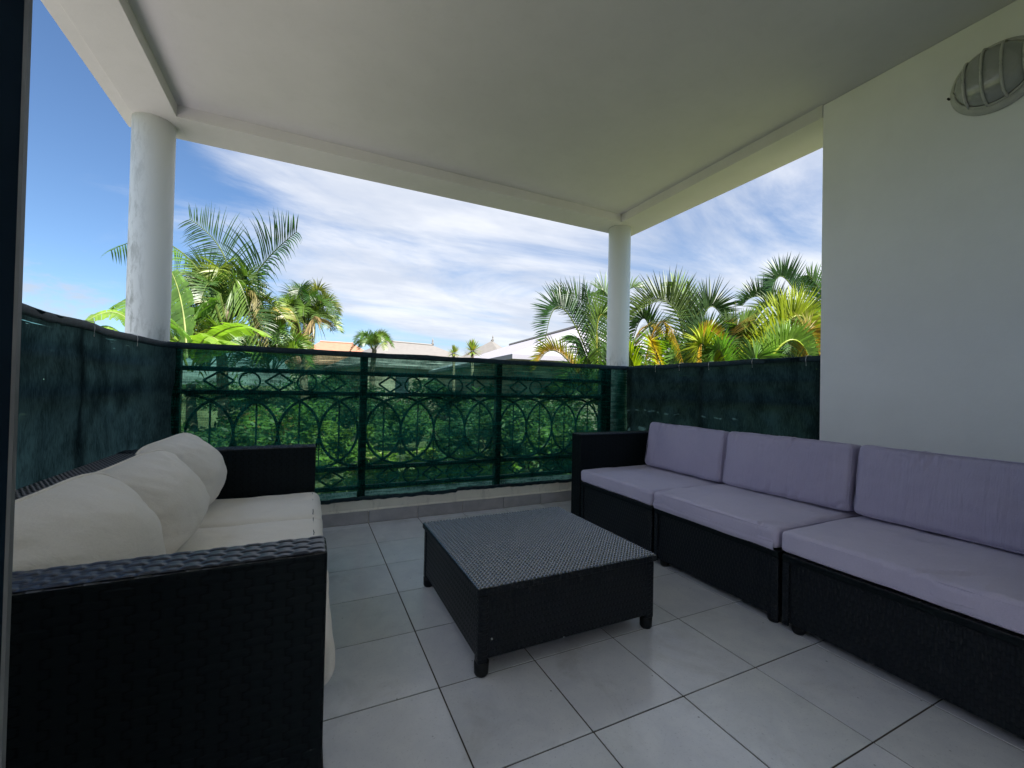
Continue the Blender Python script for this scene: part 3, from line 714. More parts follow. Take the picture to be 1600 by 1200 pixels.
for i, (y0, y1, lb) in enumerate([(0.445, 1.065, 'upright lavender back cushion beside the tall armrest'),
                                   (-0.212, 0.432, 'upright lavender back cushion in the middle, dented at its upper near corner'),
                                   (-0.915, -0.228, 'darkest upright lavender back cushion in front of the white wall')]):
    o = bm_obj(rbox((0.058, (y1-y0)/2, 0.154), 0.024, 70, 0.016, 0.0045, 31+i, wr=0.013), 'back_cushion', M_LAV_SHADED, loc=(1.868, (y0+y1)/2, 0.547), rot=(R([0.6, -0.5, 0.3][i]), R(9), 0))
    tag(o, lb, 'back cushion', 'lavender back cushions of the right sofa')
    hy = (y1-y0)/2
    for sx in (-1, 1):
        k = MB(); rr_ = 0.026; pts = []
        for q in range(64):
            a = 2*math.pi*q/64; cx_, cz_ = math.cos(a), math.sin(a); e_ = 0.16
            yy = math.copysign(abs(cx_)**e_, cx_)*(hy-0.004); zz = math.copysign(abs(cz_)**e_, cz_)*0.150
            pts.append((sx*0.0525 + 0.0012*noise.noise(Vector((q*0.5, i, sx))), yy, zz))
        k.tube(pts, 0.0020, 5, closed=True); f_ = k.build('seam', M_LAV_SHADED, smooth=True); f_.parent = o

# ------------------------------------------------------------ garden
GZ = -0.50
g = MB(); g.grid(lambda u, v: (-400+800*u, -400+800*v, GZ), 2, 2); gg = g.build('ground', M_GRASS); tag(gg, kind='structure')
g = MB(); g.quad([(-4.5, -12, GZ+0.004), (2.45, -12, GZ+0.004), (2.45, 4.3, GZ+0.004), (-4.5, 4.3, GZ+0.004)]); gg = g.build('bounce_terrace', M_BOUNCE); tag(gg, kind='structure')  # unseen pale ground added to bounce sunlight into the veranda

def bez(a, b, c, t): return a*(1-t)**2 + b*2*t*(1-t) + c*t*t
def frond(mb, A, Bm, Cc, ll, n=40, v=35, roll=0, droop=0.35, col=(0.06, 0.13, 0.02), base_col=None, rcol=(0.10, 0.14, 0.03), r=0.012, wid=0.020, start=0.12, up=None, rg=None, fwd=0.5):
    """a feather leaf on a curved rib from A through (near) Bm to Cc"""
    rg = rg or random
    ctrl = Bm*2 - (A+Cc)*0.5
    pts = [bez(A, ctrl, Cc, i/16) for i in range(17)]
    mb.tube(pts, r, 5, col=rcol, r1=r*0.25)
    tint = (rg.uniform(0.85, 1.25), rg.uniform(0.9, 1.1), rg.uniform(0.8, 1.1)); col = tuple(x*y for x, y in zip(col, tint))
    for i in range(n):
        t = start + (1-start)*(i+0.5)/n
        p = bez(A, ctrl, Cc, t); T_ = (bez(A, ctrl, Cc, min(1, t+0.01)) - bez(A, ctrl, Cc, t-0.01)).normalized()
        pn = (C0_ := (Cc-A)).cross(Bm-A)
        if pn.length > 0.02*C0_.length**2 and not up:
            pn.normalize()
            N_ = pn.cross(T_) if (pn.cross((Cc-A)).dot(Bm-(A+Cc)*0.5) > 0) else T_.cross(pn)
        else:
            upv = up or Vector((0, 0, 1)); N_ = upv - T_*upv.dot(T_)
        N_.normalize(); B_ = T_.cross(N_)
        L = ll*(math.sin(math.pi*(0.14+0.80*t))**0.6)*rg.uniform(0.78, 1.08)
        for sgn in (-1, 1):
            a = R(roll + sgn*(v + rg.uniform(-11, 11)))
            d = N_*math.cos(a) + B_*math.sin(a) + T_*(fwd + 0.5*t)
            if roll == 0 and N_.z > -0.3: d = d.normalized() + Vector((0, 0, 0.55))*(1-0.6*t)
            d += Vector((rg.gauss(0, .04), rg.gauss(0, .04), rg.gauss(0, .04)))
            d.normalize()
            prev = p; segs = 4; w0 = wid*rg.uniform(0.85, 1.1)
            side = d.cross(T_); side = (T_ - d*T_.dot(d)).normalized()
            k = rg.uniform(0.75, 1.2); cc = tuple(x*k for x in col)
            row = []
            q = p.copy(); dd = d.copy()
            for s_ in range(segs+1):
                f = s_/segs; ww = w0*(0.45 if s_ == 0 else (1-f**2.2))*0.5
                row.append((q - side*ww, q + side*ww))
                dd = (dd + Vector((0, 0, -1))*droop*(0.25+f)*0.5).normalized(); q = q + dd*L/segs
            for s_ in range(segs):
                c1 = cc
                if base_col is not None and s_ < 2: c1 = tuple(x*k for x in base_col) if s_ == 0 else tuple((x+y)/2*k for x, y in zip(base_col, col))
                a0, b0 = row[s_]; a1, b1 = row[s_+1]
                if s_ < segs-1: mb.quad([a0, b0, b1, a1], col=c1)
                else: mb.quad([a0, b0, (a1+b1)/2], col=c1)
    return mb
GRN = (0.050, 0.105, 0.022); DRK = (0.028, 0.070, 0.020); LIM = (0.20, 0.26, 0.010); YEL = (0.22, 0.20, 0.04); ORG = (0.33, 0.20, 0.03); DRY = (0.22, 0.17, 0.08); MID = (0.08, 0.15, 0.025)

def palm(name, label, base, fronds, depth, group=None, trunk=None, cat='palm tree', fill=0, fillc=None, filll=1.0, seed=1, fillr=1.0, fcols=((0.050, 0.105, 0.022), (0.028, 0.070, 0.020), (0.08, 0.15, 0.025), (0.13, 0.17, 0.03), (0.050, 0.105, 0.022))):
    rg = random.Random(seed)
    base = Vector(base); o = empty(name, tuple(base), label, cat, group)
    if trunk:
        top, r0, r1 = trunk; k = MB(); n = 14
        pts = [base.lerp(Vector(top), i/n) + Vector((0.03*math.sin(i*0.5), 0.02*math.cos(i*0.7), 0)) for i in range(n+1)]
        k.tube(pts, r0, 12, r1=r1); k.build('trunk', M_BARK, o, smooth=True)
    for f in fronds:
        dz = f.get('d', 0); P_ = [at(u, v_, depth + dz + e) for (u, v_), e in zip(f['p'], f.get('e', (0, 0, 0)))]
        m_ = MB(); kw = {k_: x for k_, x in f.items() if k_ not in ('p', 'd', 'e', 'm')}
        frond(m_, *P_, rg=rg, **kw); m_.build('frond', M_LEAF, o)
    if fill:
        c0 = Vector(fillc)
        for i in range(fill):
            az = 2*math.pi*(i*0.382 + rg.uniform(-.05, .05)); el = rg.uniform(0.15, 1.25) ; L = filll*rg.uniform(0.8, 1.1)
            dxy = Vector((math.cos(az), math.sin(az), 0)); rr = fillr
            A = c0 + dxy*0.05; C_ = c0 + dxy*L*math.cos(el)*rr + Vector((0, 0, L*(math.sin(el)*1.0-0.35)))
            B_ = c0 + dxy*L*math.cos(el)*0.55*rr + Vector((0, 0, L*(math.sin(el)*0.75+0.12)))
            m_ = MB(); frond(m_, A, B_, C_, 0.42*filll, 40, rg.choice([50, 65, 80]), 0, 0.5, rg.choice(fcols), rg=rg, r=0.010*filll+0.004, wid=0.016*filll+0.007, fwd=0.35)
            m_.build('frond', M_LEAF, o)
    return o

# feather palm behind the stained column
D = 8.0; cpt = at(352, 478, D)
palm('feather_palm', 'tall feathery palm whose long fronds stand against the sky beside the stained column', (cpt.x, cpt.y, GZ), [
    dict(p=((350, 490), (352, 405), (296, 342)), ll=0.85, n=46, v=88, roll=90, droop=0.30, col=DRK, wid=0.028, r=0.022, e=(0, 0.1, 0.3)),
    dict(p=((376, 490), (402, 425), (464, 362)), ll=0.95, n=50, v=62, roll=95, droop=0.75, col=DRK, wid=0.030, r=0.022, e=(0, 0, -0.3)),
    dict(p=((345, 490), (270, 385), (172, 392)), ll=0.80, n=44, v=60, roll=180, droop=0.8, col=MID, wid=0.030, r=0.020, e=(0, 0.2, 0.4)),
    dict(p=((350, 500), (306, 425), (262, 500)), ll=0.75, n=38, v=60, roll=180, droop=0.6, col=GRN, wid=0.030, r=0.02, d=-0.4),
    dict(p=((362, 500), (372, 440), (410, 560)), ll=0.75, n=38, v=65, roll=180, droop=0.7, col=MID, wid=0.030, r=0.02, d=-0.5),
    dict(p=((370, 500), (398, 455), (420, 540)), ll=0.60, n=34, v=65, roll=180, droop=0.8, col=DRY, wid=0.030, r=0.02, d=-0.2),
    dict(p=((345, 500), (322, 470), (312, 585)), ll=0.55, n=34, v=60, roll=180, droop=0.9, col=YEL, wid=0.034, r=0.02, d=-0.7),
    dict(p=((352, 500), (345, 465), (372, 590)), ll=0.50, n=34, v=60, roll=180, droop=0.9, col=MID, wid=0.034, r=0.02, d=-0.6),
    dict(p=((352, 495), (330, 430), (300, 420)), ll=0.60, n=34, v=70, roll=60, droop=0.5, col=GRN, wid=0.030, r=0.02, d=0.5),
    dict(p=((360, 495), (392, 470), (440, 500)), ll=0.60, n=34, v=70, roll=120, droop=0.7, col=MID, wid=0.030, r=0.02, d=0.3),
    ], D, trunk=((cpt.x, cpt.y, cpt.z+0.1), 0.11, 0.08), fill=16, fillc=(cpt.x, cpt.y, cpt.z-0.35), filll=1.15, seed=5)
# second drooping palm, fan-like crown
D = 11.0; cpt = at(478, 500, D)
palm('bushy_palm', 'bushy round-headed palm with dry lower leaves, right of the tall feathery palm', (cpt.x, cpt.y, GZ), [
    dict(p=((470, 520), (440, 478), (380, 520)), ll=0.8, n=40, v=60, roll=180, droop=0.8, col=YEL, wid=0.045, r=0.02, d=-1.0),
    dict(p=((480, 520), (455, 480), (425, 505)), ll=0.8, n=34, v=60, roll=180, droop=0.9, col=MID, wid=0.05, r=0.02, d=-0.6),
    dict(p=((470, 520), (460, 500), (450, 575)), ll=0.7, n=30, v=60, roll=180, droop=0.9, col=DRY, wid=0.05, r=0.02, d=-0.6),
    dict(p=((480, 520), (492, 500), (486, 580)), ll=0.7, n=30, v=60, roll=180, droop=0.9, col=DRY, wid=0.05, r=0.02, d=-0.8),
    ], D, trunk=((cpt.x, cpt.y, cpt.z-0.1), 0.11, 0.08), fill=26, fillc=(cpt.x, cpt.y, cpt.z-0.12), filll=1.02, seed=9)
# little palm in front of the grey roof
D = 15.0; cpt = at(584, 546, D)
palm('small_palm', 'small round palm in front of the grey roof', (cpt.x, cpt.y, GZ), [], D,
     trunk=((cpt.x, cpt.y, cpt.z), 0.12, 0.08), fill=15, fillc=tuple(cpt), filll=0.75, seed=12)
# yuccas
def yucca(u, v, D, s, lb, seed):
    rg = random.Random(seed); c_ = at(u, v, D); o = empty('yucca', (c_.x, c_.y, GZ), lb, 'yucca', 'spiky yuccas in front of the white roof')
    k = MB(); k.tube([(c_.x, c_.y, GZ), (c_.x+0.03, c_.y, (GZ+c_.z)/2), (c_.x, c_.y, c_.z)], 0.07, 10, r1=0.05); k.build('trunk', M_BARK, o, smooth=True)
    k = MB()
    for i in range(110):
        az = i*2.399; el = R(rg.uniform(-25, 88)); L = s*rg.uniform(0.8, 1.1)
        d = Vector((math.cos(az)*math.cos(el), math.sin(az)*math.cos(el), math.sin(el))); side = d.cross(Vector((0, 0, 1))).normalized()*0.03*s*1.6
        p = c_ + d*0.04; q = c_ + d*L*0.6; e = c_ + d*L - Vector((0, 0, 0.05*L)); cc = tuple(x*rg.uniform(0.7, 1.2) for x in (0.20, 0.23, 0.05))
        k.quad([p-side*.7, p+side*.7, q+side, q-side], col=cc); k.quad([q-side, q+side, e], col=cc)
    k.build('leaf_rosette', M_LEAF, o); return o
yucca(738, 549, 13.5, 0.42, 'larger spiky yellow-green yucca, beside the white roof', 3)
yucca(709, 552, 15.0, 0.34, 'smaller spiky yellow-green yucca, left of its taller twin', 4)

# areca palms to the right of the garden
def F(*p, **k):
    d = dict(p=p); d.update(k); d['wid'] = d.get('wid', 0.02)*0.85; d['n'] = int(d.get('n', 40)*1.15); return d
D = 6.0; c0 = at(938, 600, D)
palm('areca_palm', 'feathery palm clump left of the far column, one frond hooking down', (c0.x, c0.y, GZ), [
    F((938, 610), (880, 482), (851, 545), ll=0.42, n=46, v=28, roll=0, fwd=0.25, droop=0.15, col=DRK, wid=0.022, r=0.014),
    F((940, 610), (925, 500), (868, 462), ll=0.50, n=44, v=75, roll=70, droop=0.2, col=GRN, wid=0.024, r=0.014, d=0.3),
    F((938, 600), (928, 520), (915, 446), ll=0.32, n=40, v=35, roll=90, droop=0.1, col=DRK, wid=0.022, r=0.014, d=0.2),
    F((945, 610), (955, 490), (935, 452), ll=0.50, n=40, v=75, roll=90, droop=0.3, col=GRN, wid=0.024, r=0.014, d=0.5),
    F((945, 600), (965, 480), (1000, 450), ll=0.42, n=40, v=55, roll=30, droop=0.4, col=GRN, wid=0.024, r=0.014, d=0.6),
    F((935, 620), (905, 530), (905, 570), ll=0.45, n=40, v=60, roll=180, droop=0.5, col=DRK, wid=0.024, r=0.014, d=-0.2),
    F((938, 620), (935, 498), (965, 530), ll=0.42, n=40, v=50, roll=0, droop=0.3, col=MID, rcol=(0.3, 0.3, 0.05), wid=0.024, r=0.014, d=-0.3),
    F((930, 640), (875, 552), (836, 578), ll=0.30, n=40, v=50, roll=0, droop=0.3, col=YEL, base_col=ORG, wid=0.022, r=0.012, d=-0.4),
    F((940, 650), (918, 560), (940, 610), ll=0.40, n=36, v=60, roll=180, droop=0.5, col=GRN, wid=0.024, r=0.014, d=-0.5),
    F((942, 470+130), (932, 500), (931, 434), ll=0.04, n=6, v=10, roll=0, droop=0.0, col=MID, wid=0.010, r=0.010),
    ], D, group='areca palm clumps at the right of the garden', fill=12, fillc=(c0.x, c0.y, c0.z-0.3), filll=0.85, seed=21, cat='palm')
D = 5.4; c0 = at(1060, 600, D)
palm('areca_palm', 'areca clump right of the far column, with an arched orange frond', (c0.x, c0.y, GZ), [
    F((1075, 610), (1052, 480), (985, 500), ll=0.50, n=50, v=28, roll=0, fwd=0.25, droop=0.1, col=GRN, wid=0.024, r=0.014),
    F((1080, 610), (1078, 500), (1050, 440), ll=0.42, n=44, v=70, roll=90, droop=0.2, col=MID, wid=0.024, r=0.014, d=0.2),
    F((1070, 610), (1080, 520), (1076, 440), ll=0.16, n=44, v=30, roll=80, droop=0.1, col=MID, wid=0.022, r=0.014, d=0.2),
    F((1080, 620), (1100, 492), (1130, 500), ll=0.45, n=46, v=28, roll=0, fwd=0.25, droop=0.1, col=DRK, wid=0.026, r=0.014),
    F((1030, 610), (1010, 500), (985, 550), ll=0.42, n=40, v=50, roll=0, droop=0.3, col=DRK, wid=0.024, r=0.014, d=0.3),
    F((1000, 620), (1030, 505), (1068, 570), ll=0.40, n=56, v=118, roll=0, droop=0.4, col=MID, base_col=ORG, rcol=ORG, wid=0.015, r=0.011, d=-0.8),
    F((985, 630), (1000, 516), (1062, 540), ll=0.42, n=50, v=118, roll=0, droop=0.4, col=GRN, base_col=ORG, rcol=ORG, wid=0.014, r=0.010, d=-0.6),
    F((1055, 640), (1018, 535), (1038, 580), ll=0.20, n=34, v=60, roll=0, droop=0.3, col=LIM, base_col=(0.45, 0.30, 0.02), rcol=(0.45, 0.30, 0.02), wid=0.024, r=0.012, d=-1.0),
    F((995, 640), (985, 545), (1000, 590), ll=0.30, n=34, v=70, roll=0, droop=0.4, col=MID, wid=0.024, r=0.012, d=-1.0),
    F((1010, 650), (985, 560), (978, 600), ll=0.26, n=34, v=70, roll=0, droop=0.4, col=LIM, wid=0.024, r=0.012, d=-1.1),
    F((1085, 640), (1110, 530), (1080, 560), ll=0.32, n=34, v=60, roll=0, droop=0.4, col=GRN, wid=0.026, r=0.012, d=-0.4),
    ], D, group='areca palm clumps at the right of the garden', fill=15, fillc=(c0.x+0.2, c0.y, c0.z-0.25), filll=0.85, seed=22, cat='palm')
D = 4.9; c0 = at(1135, 600, D)
palm('areca_palm', 'areca clump with small curled orange fronds, in the middle of the right opening', (c0.x, c0.y, GZ), [
    F((1098, 610), (1100, 522), (1140, 545), ll=0.26, n=50, v=28, roll=0, fwd=0.25, droop=0.1, col=DRK, base_col=(0.40, 0.26, 0.02), rcol=ORG, wid=0.024, r=0.012, d=-0.3),
    F((1100, 630), (1145, 512), (1170, 575), ll=0.38, n=60, v=118, roll=0, droop=0.35, col=YEL, base_col=ORG, rcol=ORG, wid=0.014, r=0.010, d=-0.2),
    F((1110, 630), (1130, 508), (1166, 560), ll=0.36, n=56, v=118, roll=0, droop=0.35, col=MID, base_col=ORG, rcol=ORG, wid=0.014, r=0.010, d=0.1),
    F((1090, 640), (1110, 545), (1145, 560), ll=0.30, n=40, v=130, roll=0, droop=0.4, col=GRN, wid=0.026, r=0.012, d=-0.5),
    F((1120, 640), (1100, 540), (1085, 580), ll=0.30, n=40, v=60, roll=0, droop=0.4, col=LIM, wid=0.024, r=0.012, d=-0.6),
    F((1150, 640), (1125, 548), (1112, 590), ll=0.26, n=40, v=60, roll=0, droop=0.4, col=MID, wid=0.024, r=0.012, d=-0.7),
    F((1160, 620), (1160, 540), (1128, 505), ll=0.36, n=44, v=60, roll=60, droop=0.2, col=GRN, wid=0.026, r=0.012, d=0.4),
    F((1160, 640), (1190, 560), (1175, 590), ll=0.30, n=40, v=60, roll=0, droop=0.4, col=GRN, wid=0.026, r=0.012, d=-0.3),
    F((1148, 600), (1150, 520), (1148, 470), ll=0.03, n=6, v=10, roll=0, droop=0.0, col=YEL, wid=0.010, r=0.007),
    ], D, group='areca palm clumps at the right of the garden', fill=15, fillc=(c0.x, c0.y, c0.z-0.15), filll=0.75, seed=23, cat='palm')
D = 4.7; c0 = at(1220, 600, D)
palm('areca_palm', 'areca clump with vivid lime-green arching fronds next to the white wall', (c0.x, c0.y, GZ), [
    F((1160, 640), (1225, 508), (1268, 512), ll=0.40, n=60, v=24, roll=0, fwd=0.15, droop=0.05, col=LIM, rcol=(0.3, 0.36, 0.04), wid=0.026, r=0.014, d=-0.3),
    F((1165, 640), (1222, 538), (1264, 556), ll=0.27, n=56, v=24, roll=0, fwd=0.2, droop=0.08, col=(0.10, 0.20, 0.02), rcol=(0.3, 0.36, 0.04), wid=0.026, r=0.014, d=-0.6),
    F((1180, 620), (1170, 540), (1160, 510), ll=0.46, n=50, v=60, roll=60, droop=0.2, col=MID, wid=0.026, r=0.014, d=-0.1),
    F((1195, 640), (1180, 560), (1210, 585), ll=0.28, n=40, v=60, roll=0, droop=0.3, col=MID, wid=0.026, r=0.012, d=-0.8),
    F((1265, 630), (1262, 520), (1282, 560), ll=0.30, n=40, v=50, roll=0, droop=0.3, col=YEL, base_col=ORG, rcol=ORG, wid=0.026, r=0.012, d=-0.5),
    F((1230, 640), (1240, 575), (1265, 600), ll=0.26, n=40, v=60, roll=0, droop=0.4, col=DRK, wid=0.026, r=0.012, d=-0.5),
    ], D, group='areca palm clumps at the right of the garden', fill=15, fillc=(c0.x+0.1, c0.y, c0.z-0.15), filll=0.75, seed=24, cat='palm')
D = 6.6; c0 = at(1262, 560, D)
palm('areca_palm', 'tallest areca clump, arching over the others beside the white wall', (c0.x, c0.y, GZ), [
    F((1285, 560), (1232, 440), (1206, 462), ll=0.42, n=50, v=28, roll=0, fwd=0.25, droop=0.1, col=DRK, wid=0.028, r=0.016),
    F((1270, 560), (1205, 472), (1160, 478), ll=0.42, n=50, v=28, roll=0, fwd=0.25, droop=0.15, col=DRK, wid=0.028, r=0.016, d=0.3),
    F((1270, 570), (1215, 480), (1172, 520), ll=0.36, n=46, v=50, roll=0, droop=0.2, col=GRN, wid=0.028, r=0.016, d=-0.2),
    F((1290, 560), (1285, 470), (1262, 430), ll=0.42, n=46, v=60, roll=60, droop=0.3, col=GRN, wid=0.028, r=0.016, d=0.2),
    F((1290, 590), (1262, 480), (1240, 520), ll=0.42, n=46, v=60, roll=180, droop=0.4, col=LIM, wid=0.028, r=0.016, d=-0.4),
    F((1290, 590), (1272, 490), (1262, 560), ll=0.42, n=46, v=60, roll=180, droop=0.4, col=MID, wid=0.028, r=0.016, d=-0.6),
    F((1280, 600), (1300, 450), (1330, 440), ll=0.42, n=46, v=50, roll=0, droop=0.3, col=MID, wid=0.028, r=0.016, d=0.0),
    ], D, group='areca palm clumps at the right of the garden', fill=8, fillc=(c0.x+0.2, c0.y, c0.z-0.3), filll=1.0, seed=25, cat='palm')

# banana plants behind the stained column
def banana_leaf(A, B_, C_, w_, col, seed, roll=0.0, rib=(0.30, 0.34, 0.12)):
    rg = random.Random(seed); k = MB(); ctrl = B_*2-(A+C_)*0.5; N = 40
    k.tube([bez(A, ctrl, C_, i/14) for i in range(15)], 0.018, 6, col=rib, r1=0.004)
    cuts = [0]
    for side in (-1, 1):
        i = 0
        while i < N:
            m_ = rg.choice([2, 3, 4, 6]); j = min(N, i+m_); dr_ = rg.uniform(0.05, 0.35)
            for q in range(i, j):
                ps = []
                for t, e in ((q/N, 0), ((q+1)/N - (0.006 if q+1 == j else 0), 1)):
                    t0 = 0.10+0.90*t; p = bez(A, ctrl, C_, t0); T_ = (bez(A, ctrl, C_, min(1, t0+.02))-bez(A, ctrl, C_, t0-.02)).normalized()
                    S_ = T_.cross(Vector((0, 0, 1))).normalized(); Nn = S_.cross(T_).normalized()
                    d = (S_*side*math.cos(roll) + Nn*math.sin(roll)*side).normalized(); ww = w_*(math.sin(math.pi*min(1, max(0.02, t)))**0.5)
                    ps.append([p, p + d*ww*0.5 + Vector((0, 0, 0.04*ww)) - T_*0*ww, p + d*ww*0.92 + T_*0.12*ww - Vector((0, 0, dr_*ww + 0.05*math.sin(q*0.9)*ww))])
                kk = rg.uniform(0.85, 1.12); cc = tuple(x*kk for x in col)
                k.quad([ps[0][0], ps[1][0], ps[1][1], ps[0][1]], col=cc); k.quad([ps[0][1], ps[1][1], ps[1][2], ps[0][2]], col=cc)
            i = j
    return k
def banana(lb, D, leaves, stem):
    s0 = at(stem[0], stem[1], D); o = empty('banana_plant', (s0.x, s0.y, GZ), lb, 'banana plant', 'banana plants behind the stained column')
    k = MB(); k.tube([(s0.x, s0.y, GZ), (s0.x+0.03, s0.y, (GZ+s0.z)/2), tuple(s0)], 0.11, 12, col=(0.2, 0.25, 0.08), r1=0.06); k.build('stem', M_BARK, o, smooth=True)
    for i, (a, b, c_, w_, col, roll, dd) in enumerate(leaves):
        banana_leaf(at(*a, D), at(*b, D+dd[0]), at(*c_, D+dd[1]), w_, col, i+int(D*10), roll).build('leaf', M_BAN, o)
BG = (0.16, 0.26, 0.035); BG2 = (0.09, 0.18, 0.03)
banana('broad-leaved banana plant between the stained column and the feathery palm', 6.2, [
    ((300, 560), (360, 512), (424, 528), 0.22, BG, 0.2, (-0.2, -0.5)),
    ((292, 560), (285, 480), (268, 425), 0.26, BG2, 1.2, (0.2, 0.5)),
    ((290, 560), (300, 500), (340, 470), 0.24, BG2, 0.9, (0.4, 0.9)),
    ((300, 575), (322, 528), (352, 548), 0.20, BG, 0.3, (-0.4, -0.8)),
    ((300, 580), (345, 538), (392, 552), 0.20, BG, 0.2, (-0.4, -0.8)),
    ((290, 565), (262, 505), (300, 530), 0.24, BG2, 0.8, (-0.3, -0.6)),
    ((295, 580), (270, 530), (255, 560), 0.24, BG, 0.6, (-0.3, -0.6))], (298, 600))
banana('low banana plant whose bright leaves show left of the stained column', 6.8, [
    ((232, 560), (190, 492), (128, 508), 0.26, BG, 0.35, (-0.2, -0.5)),
    ((228, 560), (205, 478), (172, 486), 0.26, BG2, 0.7, (0.3, 0.5)),
    ((225, 570), (180, 515), (140, 525), 0.24, BG, 0.2, (-0.3, -0.5)),
    ((235, 560), (240, 490), (262, 470), 0.24, BG2, 1.0, (0.2, 0.4)),
    ((232, 575), (250, 520), (290, 540), 0.24, BG, 0.4, (-0.2, -0.4))], (230, 600))

p0 = at(320, 560, 7.2)
palm('undergrowth_palm', 'dense young palm growing low at the foot of the tall feathery palm', (p0.x, p0.y, GZ), [], 7.2, fill=16, fillc=(p0.x, p0.y, p0.z-0.15), filll=0.95, seed=33, cat='palm')
p0 = at(425, 580, 8.6)
palm('undergrowth_palm', 'low yellowish palm between the feathery palm and the bushy palm', (p0.x, p0.y, GZ), [], 8.6, fill=14, fillc=(p0.x, p0.y, p0.z), filll=0.95, seed=34, cat='palm')
# shrubs and small plants seen through the net
def shrub(u, v, D, sx, sz, col, lb, seed, flower=None, name='shrub', leaf=0.07, nl=1500):
    rg = random.Random(seed); c_ = at(u, v, D); zc_ = GZ + sz*0.55; o = empty(name, (c_.x, c_.y, GZ), lb, 'shrub', 'shrubs on the lawn seen through the net')
    k = MB()
    for i in range(6):
        az = rg.uniform(0, 6.28); k.tube([(c_.x, c_.y, GZ), (c_.x+0.25*sx*math.cos(az), c_.y+0.25*sx*math.sin(az), zc_), (c_.x+0.6*sx*math.cos(az), c_.y+0.6*sx*math.sin(az), GZ+sz*0.85)], 0.018, 5, r1=0.006)
    k.build('stem', M_BARK, o)
    k = MB(); nb = 14; blobs = [(Vector((rg.gauss(0, .45), rg.gauss(0, .45), rg.uniform(-.5, .6))), rg.uniform(.25, .5)) for _ in range(nb)]
    for i in range(int(nl)):
        b0, br = rg.choice(blobs); d = Vector((rg.gauss(0, 1), rg.gauss(0, 1), rg.gauss(0, 1))).normalized()*br*rg.uniform(0.6, 1.1)
        p = b0 + d; p = Vector((c_.x+p.x*sx, c_.y+p.y*sx, zc_+p.z*sz*0.55)); 
        if p.z < GZ+0.02: continue
        a = Vector((rg.gauss(0, 1), rg.gauss(0, 1), rg.gauss(0, .6))).normalized(); b = a.orthogonal().normalized()
        L = leaf*rg.uniform(.6, 1.3); kk = rg.uniform(.65, 1.3); cc = tuple(x*kk for x in (flower if flower and rg.random() < 0.12 else col))
        k.quad([p-a*L, p-b*L*.4, p+a*L, p+b*L*.4], col=cc)
    k.build('crown', M_LEAF, o); return o
shr = [(310, 690, 4.6, .55, .9, GRN, None, 'dark bush at the left end of the front net'), (380, 700, 6.5, .6, .9, MID, (0.25,0.16,0.04), 'bush with yellowish tips below the feathery palm'),
       (455, 690, 9.0, .8, 1.0, BG2, None, 'light green bush left of the bushy palm trunk'), (530, 690, 7.0, .6, .8, (0.14,0.22,0.03), None, 'yellow-green bush left of the second railing post'),
       (610, 720, 5.2, .5, .6, (0.20,0.28,0.03), (0.6,0.5,0.2), 'bright flowering bush in the centre bay of the railing'), (650, 680, 9.5, .9, 1.1, GRN, None, 'wide dark bush in the centre of the lawn'),
       (705, 690, 6.8, .55, .9, DRK, None, 'dark bush below the taller yucca'), (755, 700, 5.4, .5, .6, (0.17,0.27,0.03), None, 'lime bush beside the third railing post'),
       (820, 690, 7.5, .8, 1.1, GRN, None, 'mid green bush in front of the white-roofed house'), (880, 700, 5.6, .6, 1.0, MID, None, 'bush below the hooked palm frond'),
       (930, 700, 5.0, .5, .8, GRN, None, 'bush at the foot of the far column'), (500, 660, 15, 1.6, 1.8, DRK, None, 'large dark bush in front of the orange roof'),
       (700, 660, 17, 1.9, 1.7, DRK, None, 'large dark bush at the far end of the lawn'), (800, 660, 13, 1.4, 1.6, GRN, None, 'large green bush beside the white-roofed house'),
       (580, 660, 12, 1.7, 1.45, DRK, None, 'dark hedge bush left of the centre, behind the small palm trunk'), (870, 660, 11, 1.5, 1.45, GRN, None, 'dark hedge bush behind the hooked palm frond'),
       (400, 660, 12, 1.7, 1.4, DRK, None, 'dark hedge bush behind the tall feathery palm'), (760, 665, 10, 1.0, 1.2, DRK, None, 'rounded dark bush right of the taller yucca')]
for i, (u, v, D, sx, sz, col, fl_, lb) in enumerate(shr): shrub(u, v, D, sx, sz, col, lb, 50+i, fl_, leaf=0.026+0.004*D, nl=3600)

# right side hedge behind the arecas and beside the wall
for i, (u, D, lb) in enumerate([(1010, 7.5, 'tall dense bush behind the far column'), (1090, 7.0, 'tall dense bush filling the gap between the arecas'), (1180, 6.6, 'tall dense bush behind the curled orange fronds'), (1262, 5.8, 'tall dense bush against the edge of the white wall')]):
    shrub(u, 600, D, 0.95, 2.35, (0.035, 0.070, 0.018), lb, 80+i, leaf=0.085, name='tall_shrub', nl=3600)

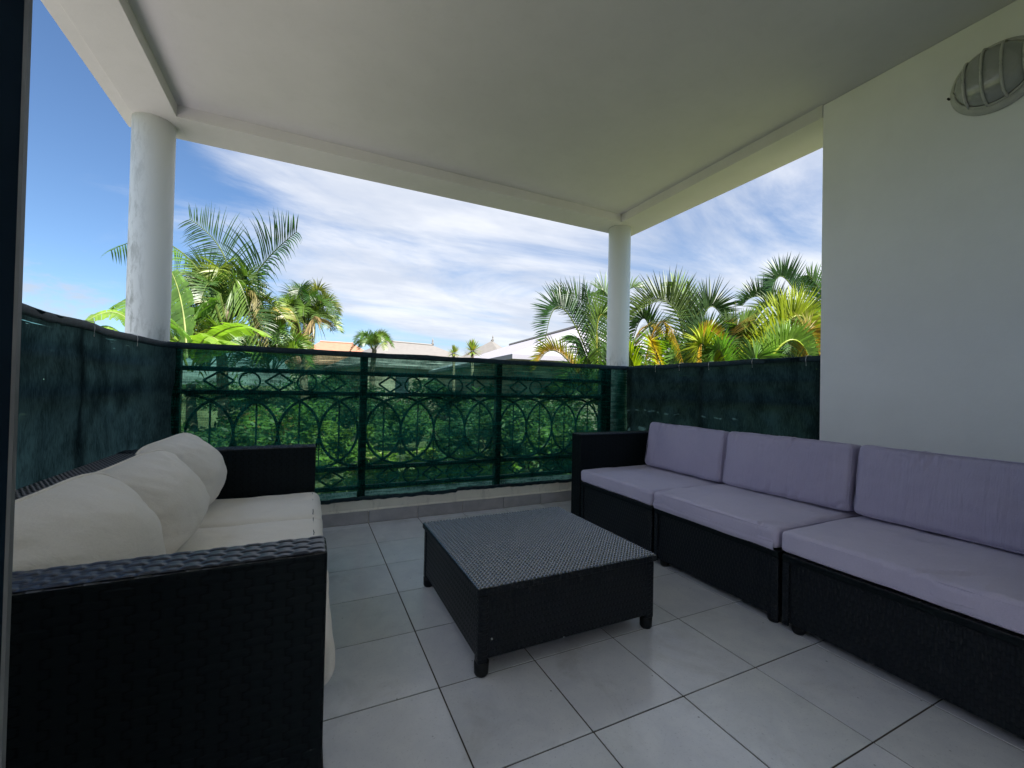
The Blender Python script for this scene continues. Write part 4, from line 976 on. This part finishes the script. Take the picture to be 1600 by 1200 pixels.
# ------------------------------------------------------------ neighbouring houses
def hip_house(label, u0, u1, Dn, ridge_v0, ridge_v1, D0, D1, m, wall_h, width, name='neighbour_house', finial=True, hip=1.0):
    a = at(u0, ridge_v0, D0); b = at(u1, ridge_v1, D1); ax = Vector((b.x-a.x, b.y-a.y, 0)); Lr = ax.length; ax.normalize(); pr = Vector((-ax.y, ax.x, 0))
    zr = (a.z+b.z)/2; ze = GZ + wall_h; o = empty(name, ((a.x+b.x)/2, (a.y+b.y)/2, GZ), label, 'house', 'neighbouring houses beyond the lawn')
    a.z = b.z = zr; hw = width/2; hh = hw*hip
    c_ = [a - ax*hh - pr*hw, b + ax*hh - pr*hw, b + ax*hh + pr*hw, a - ax*hh + pr*hw]
    for q in c_: q.z = ze
    k = MB()
    k.quad([c_[0], c_[1], b, a]); k.quad([c_[1], c_[2], b]); k.quad([c_[2], c_[3], a, b]); k.quad([c_[3], c_[0], a])
    lo = [q - Vector((0, 0, 0.12)) for q in c_]
    for i in range(4): k.quad([lo[i], lo[(i+1) % 4], c_[(i+1) % 4], c_[i]])
    k.quad(list(reversed(lo))); ro = k.build('roof', m, o)
    k = MB(); k.tube([a+Vector((0,0,0.02)), b+Vector((0,0,0.02))], 0.07, 6); f_ = k.build('ridge_cap', M_RGREY if m is not M_RORA else M_RORA, o)
    if finial:
        k = MB(); k.lathe((b.x, b.y, b.z), [(0.06, 0), (0.10, 0.12), (0.04, 0.2), (0.06, 0.3), (0.01, 0.5)], 10); k.build('finial', M_RGREY, o, smooth=True)
    k = MB(); ins = [q + ((a+b)/2 - q)*0.0 for q in c_]
    cx_ = (c_[0]+c_[2])/2; w4 = [cx_ + (q-cx_)*0.90 for q in c_]
    for i in range(4):
        p, q = w4[i], w4[(i+1) % 4]; k.quad([Vector((p.x, p.y, GZ)), Vector((q.x, q.y, GZ)), Vector((q.x, q.y, ze-0.06)), Vector((p.x, p.y, ze-0.06))])
    k.build('wall', M_HOUSE, o)
    p, q = w4[0], w4[1]; nrm = Vector((-(q-p).y, (q-p).x, 0)).normalized()
    if nrm.dot(FW) > 0: nrm = -nrm
    if (w4[0]-CAM).length > (w4[2]-CAM).length: p, q = w4[2], w4[3]
    for f0 in (0.2, 0.45, 0.7):
        k = MB(); e0 = p.lerp(q, f0) + nrm*0.03; e1 = p.lerp(q, f0+0.10) + nrm*0.03
        k.quad([Vector((e0.x, e0.y, GZ+0.9)), Vector((e1.x, e1.y, GZ+0.9)), Vector((e1.x, e1.y, GZ+2.0)), Vector((e0.x, e0.y, GZ+2.0))]); k.build('window', M_GLASS, o)
    return o
hip_house('house with a pale grey hipped roof and a small finial', 604, 676, 0, 534, 539, 27, 29, M_RGREY, 2.6, 7.5, finial=True, hip=0.75)
hip_house('house with a large plain white roof behind the hooked palm', 797, 905, 0, 534, 519, 21, 14.5, M_RWHITE, 2.3, 7.0, finial=False, hip=0.85)
hip_house('small house with a grey pointed roof, peeping out left of the white roof', 768, 770, 0, 533, 533, 33, 33.2, M_RGREY, 3.2, 5.0, finial=True, hip=1.0)
hip_house('low house with a pinkish orange roof behind the bushy palm', 500, 552, 0, 535, 536, 31, 32, M_RORA, 2.9, 7.0, finial=False, hip=0.6)
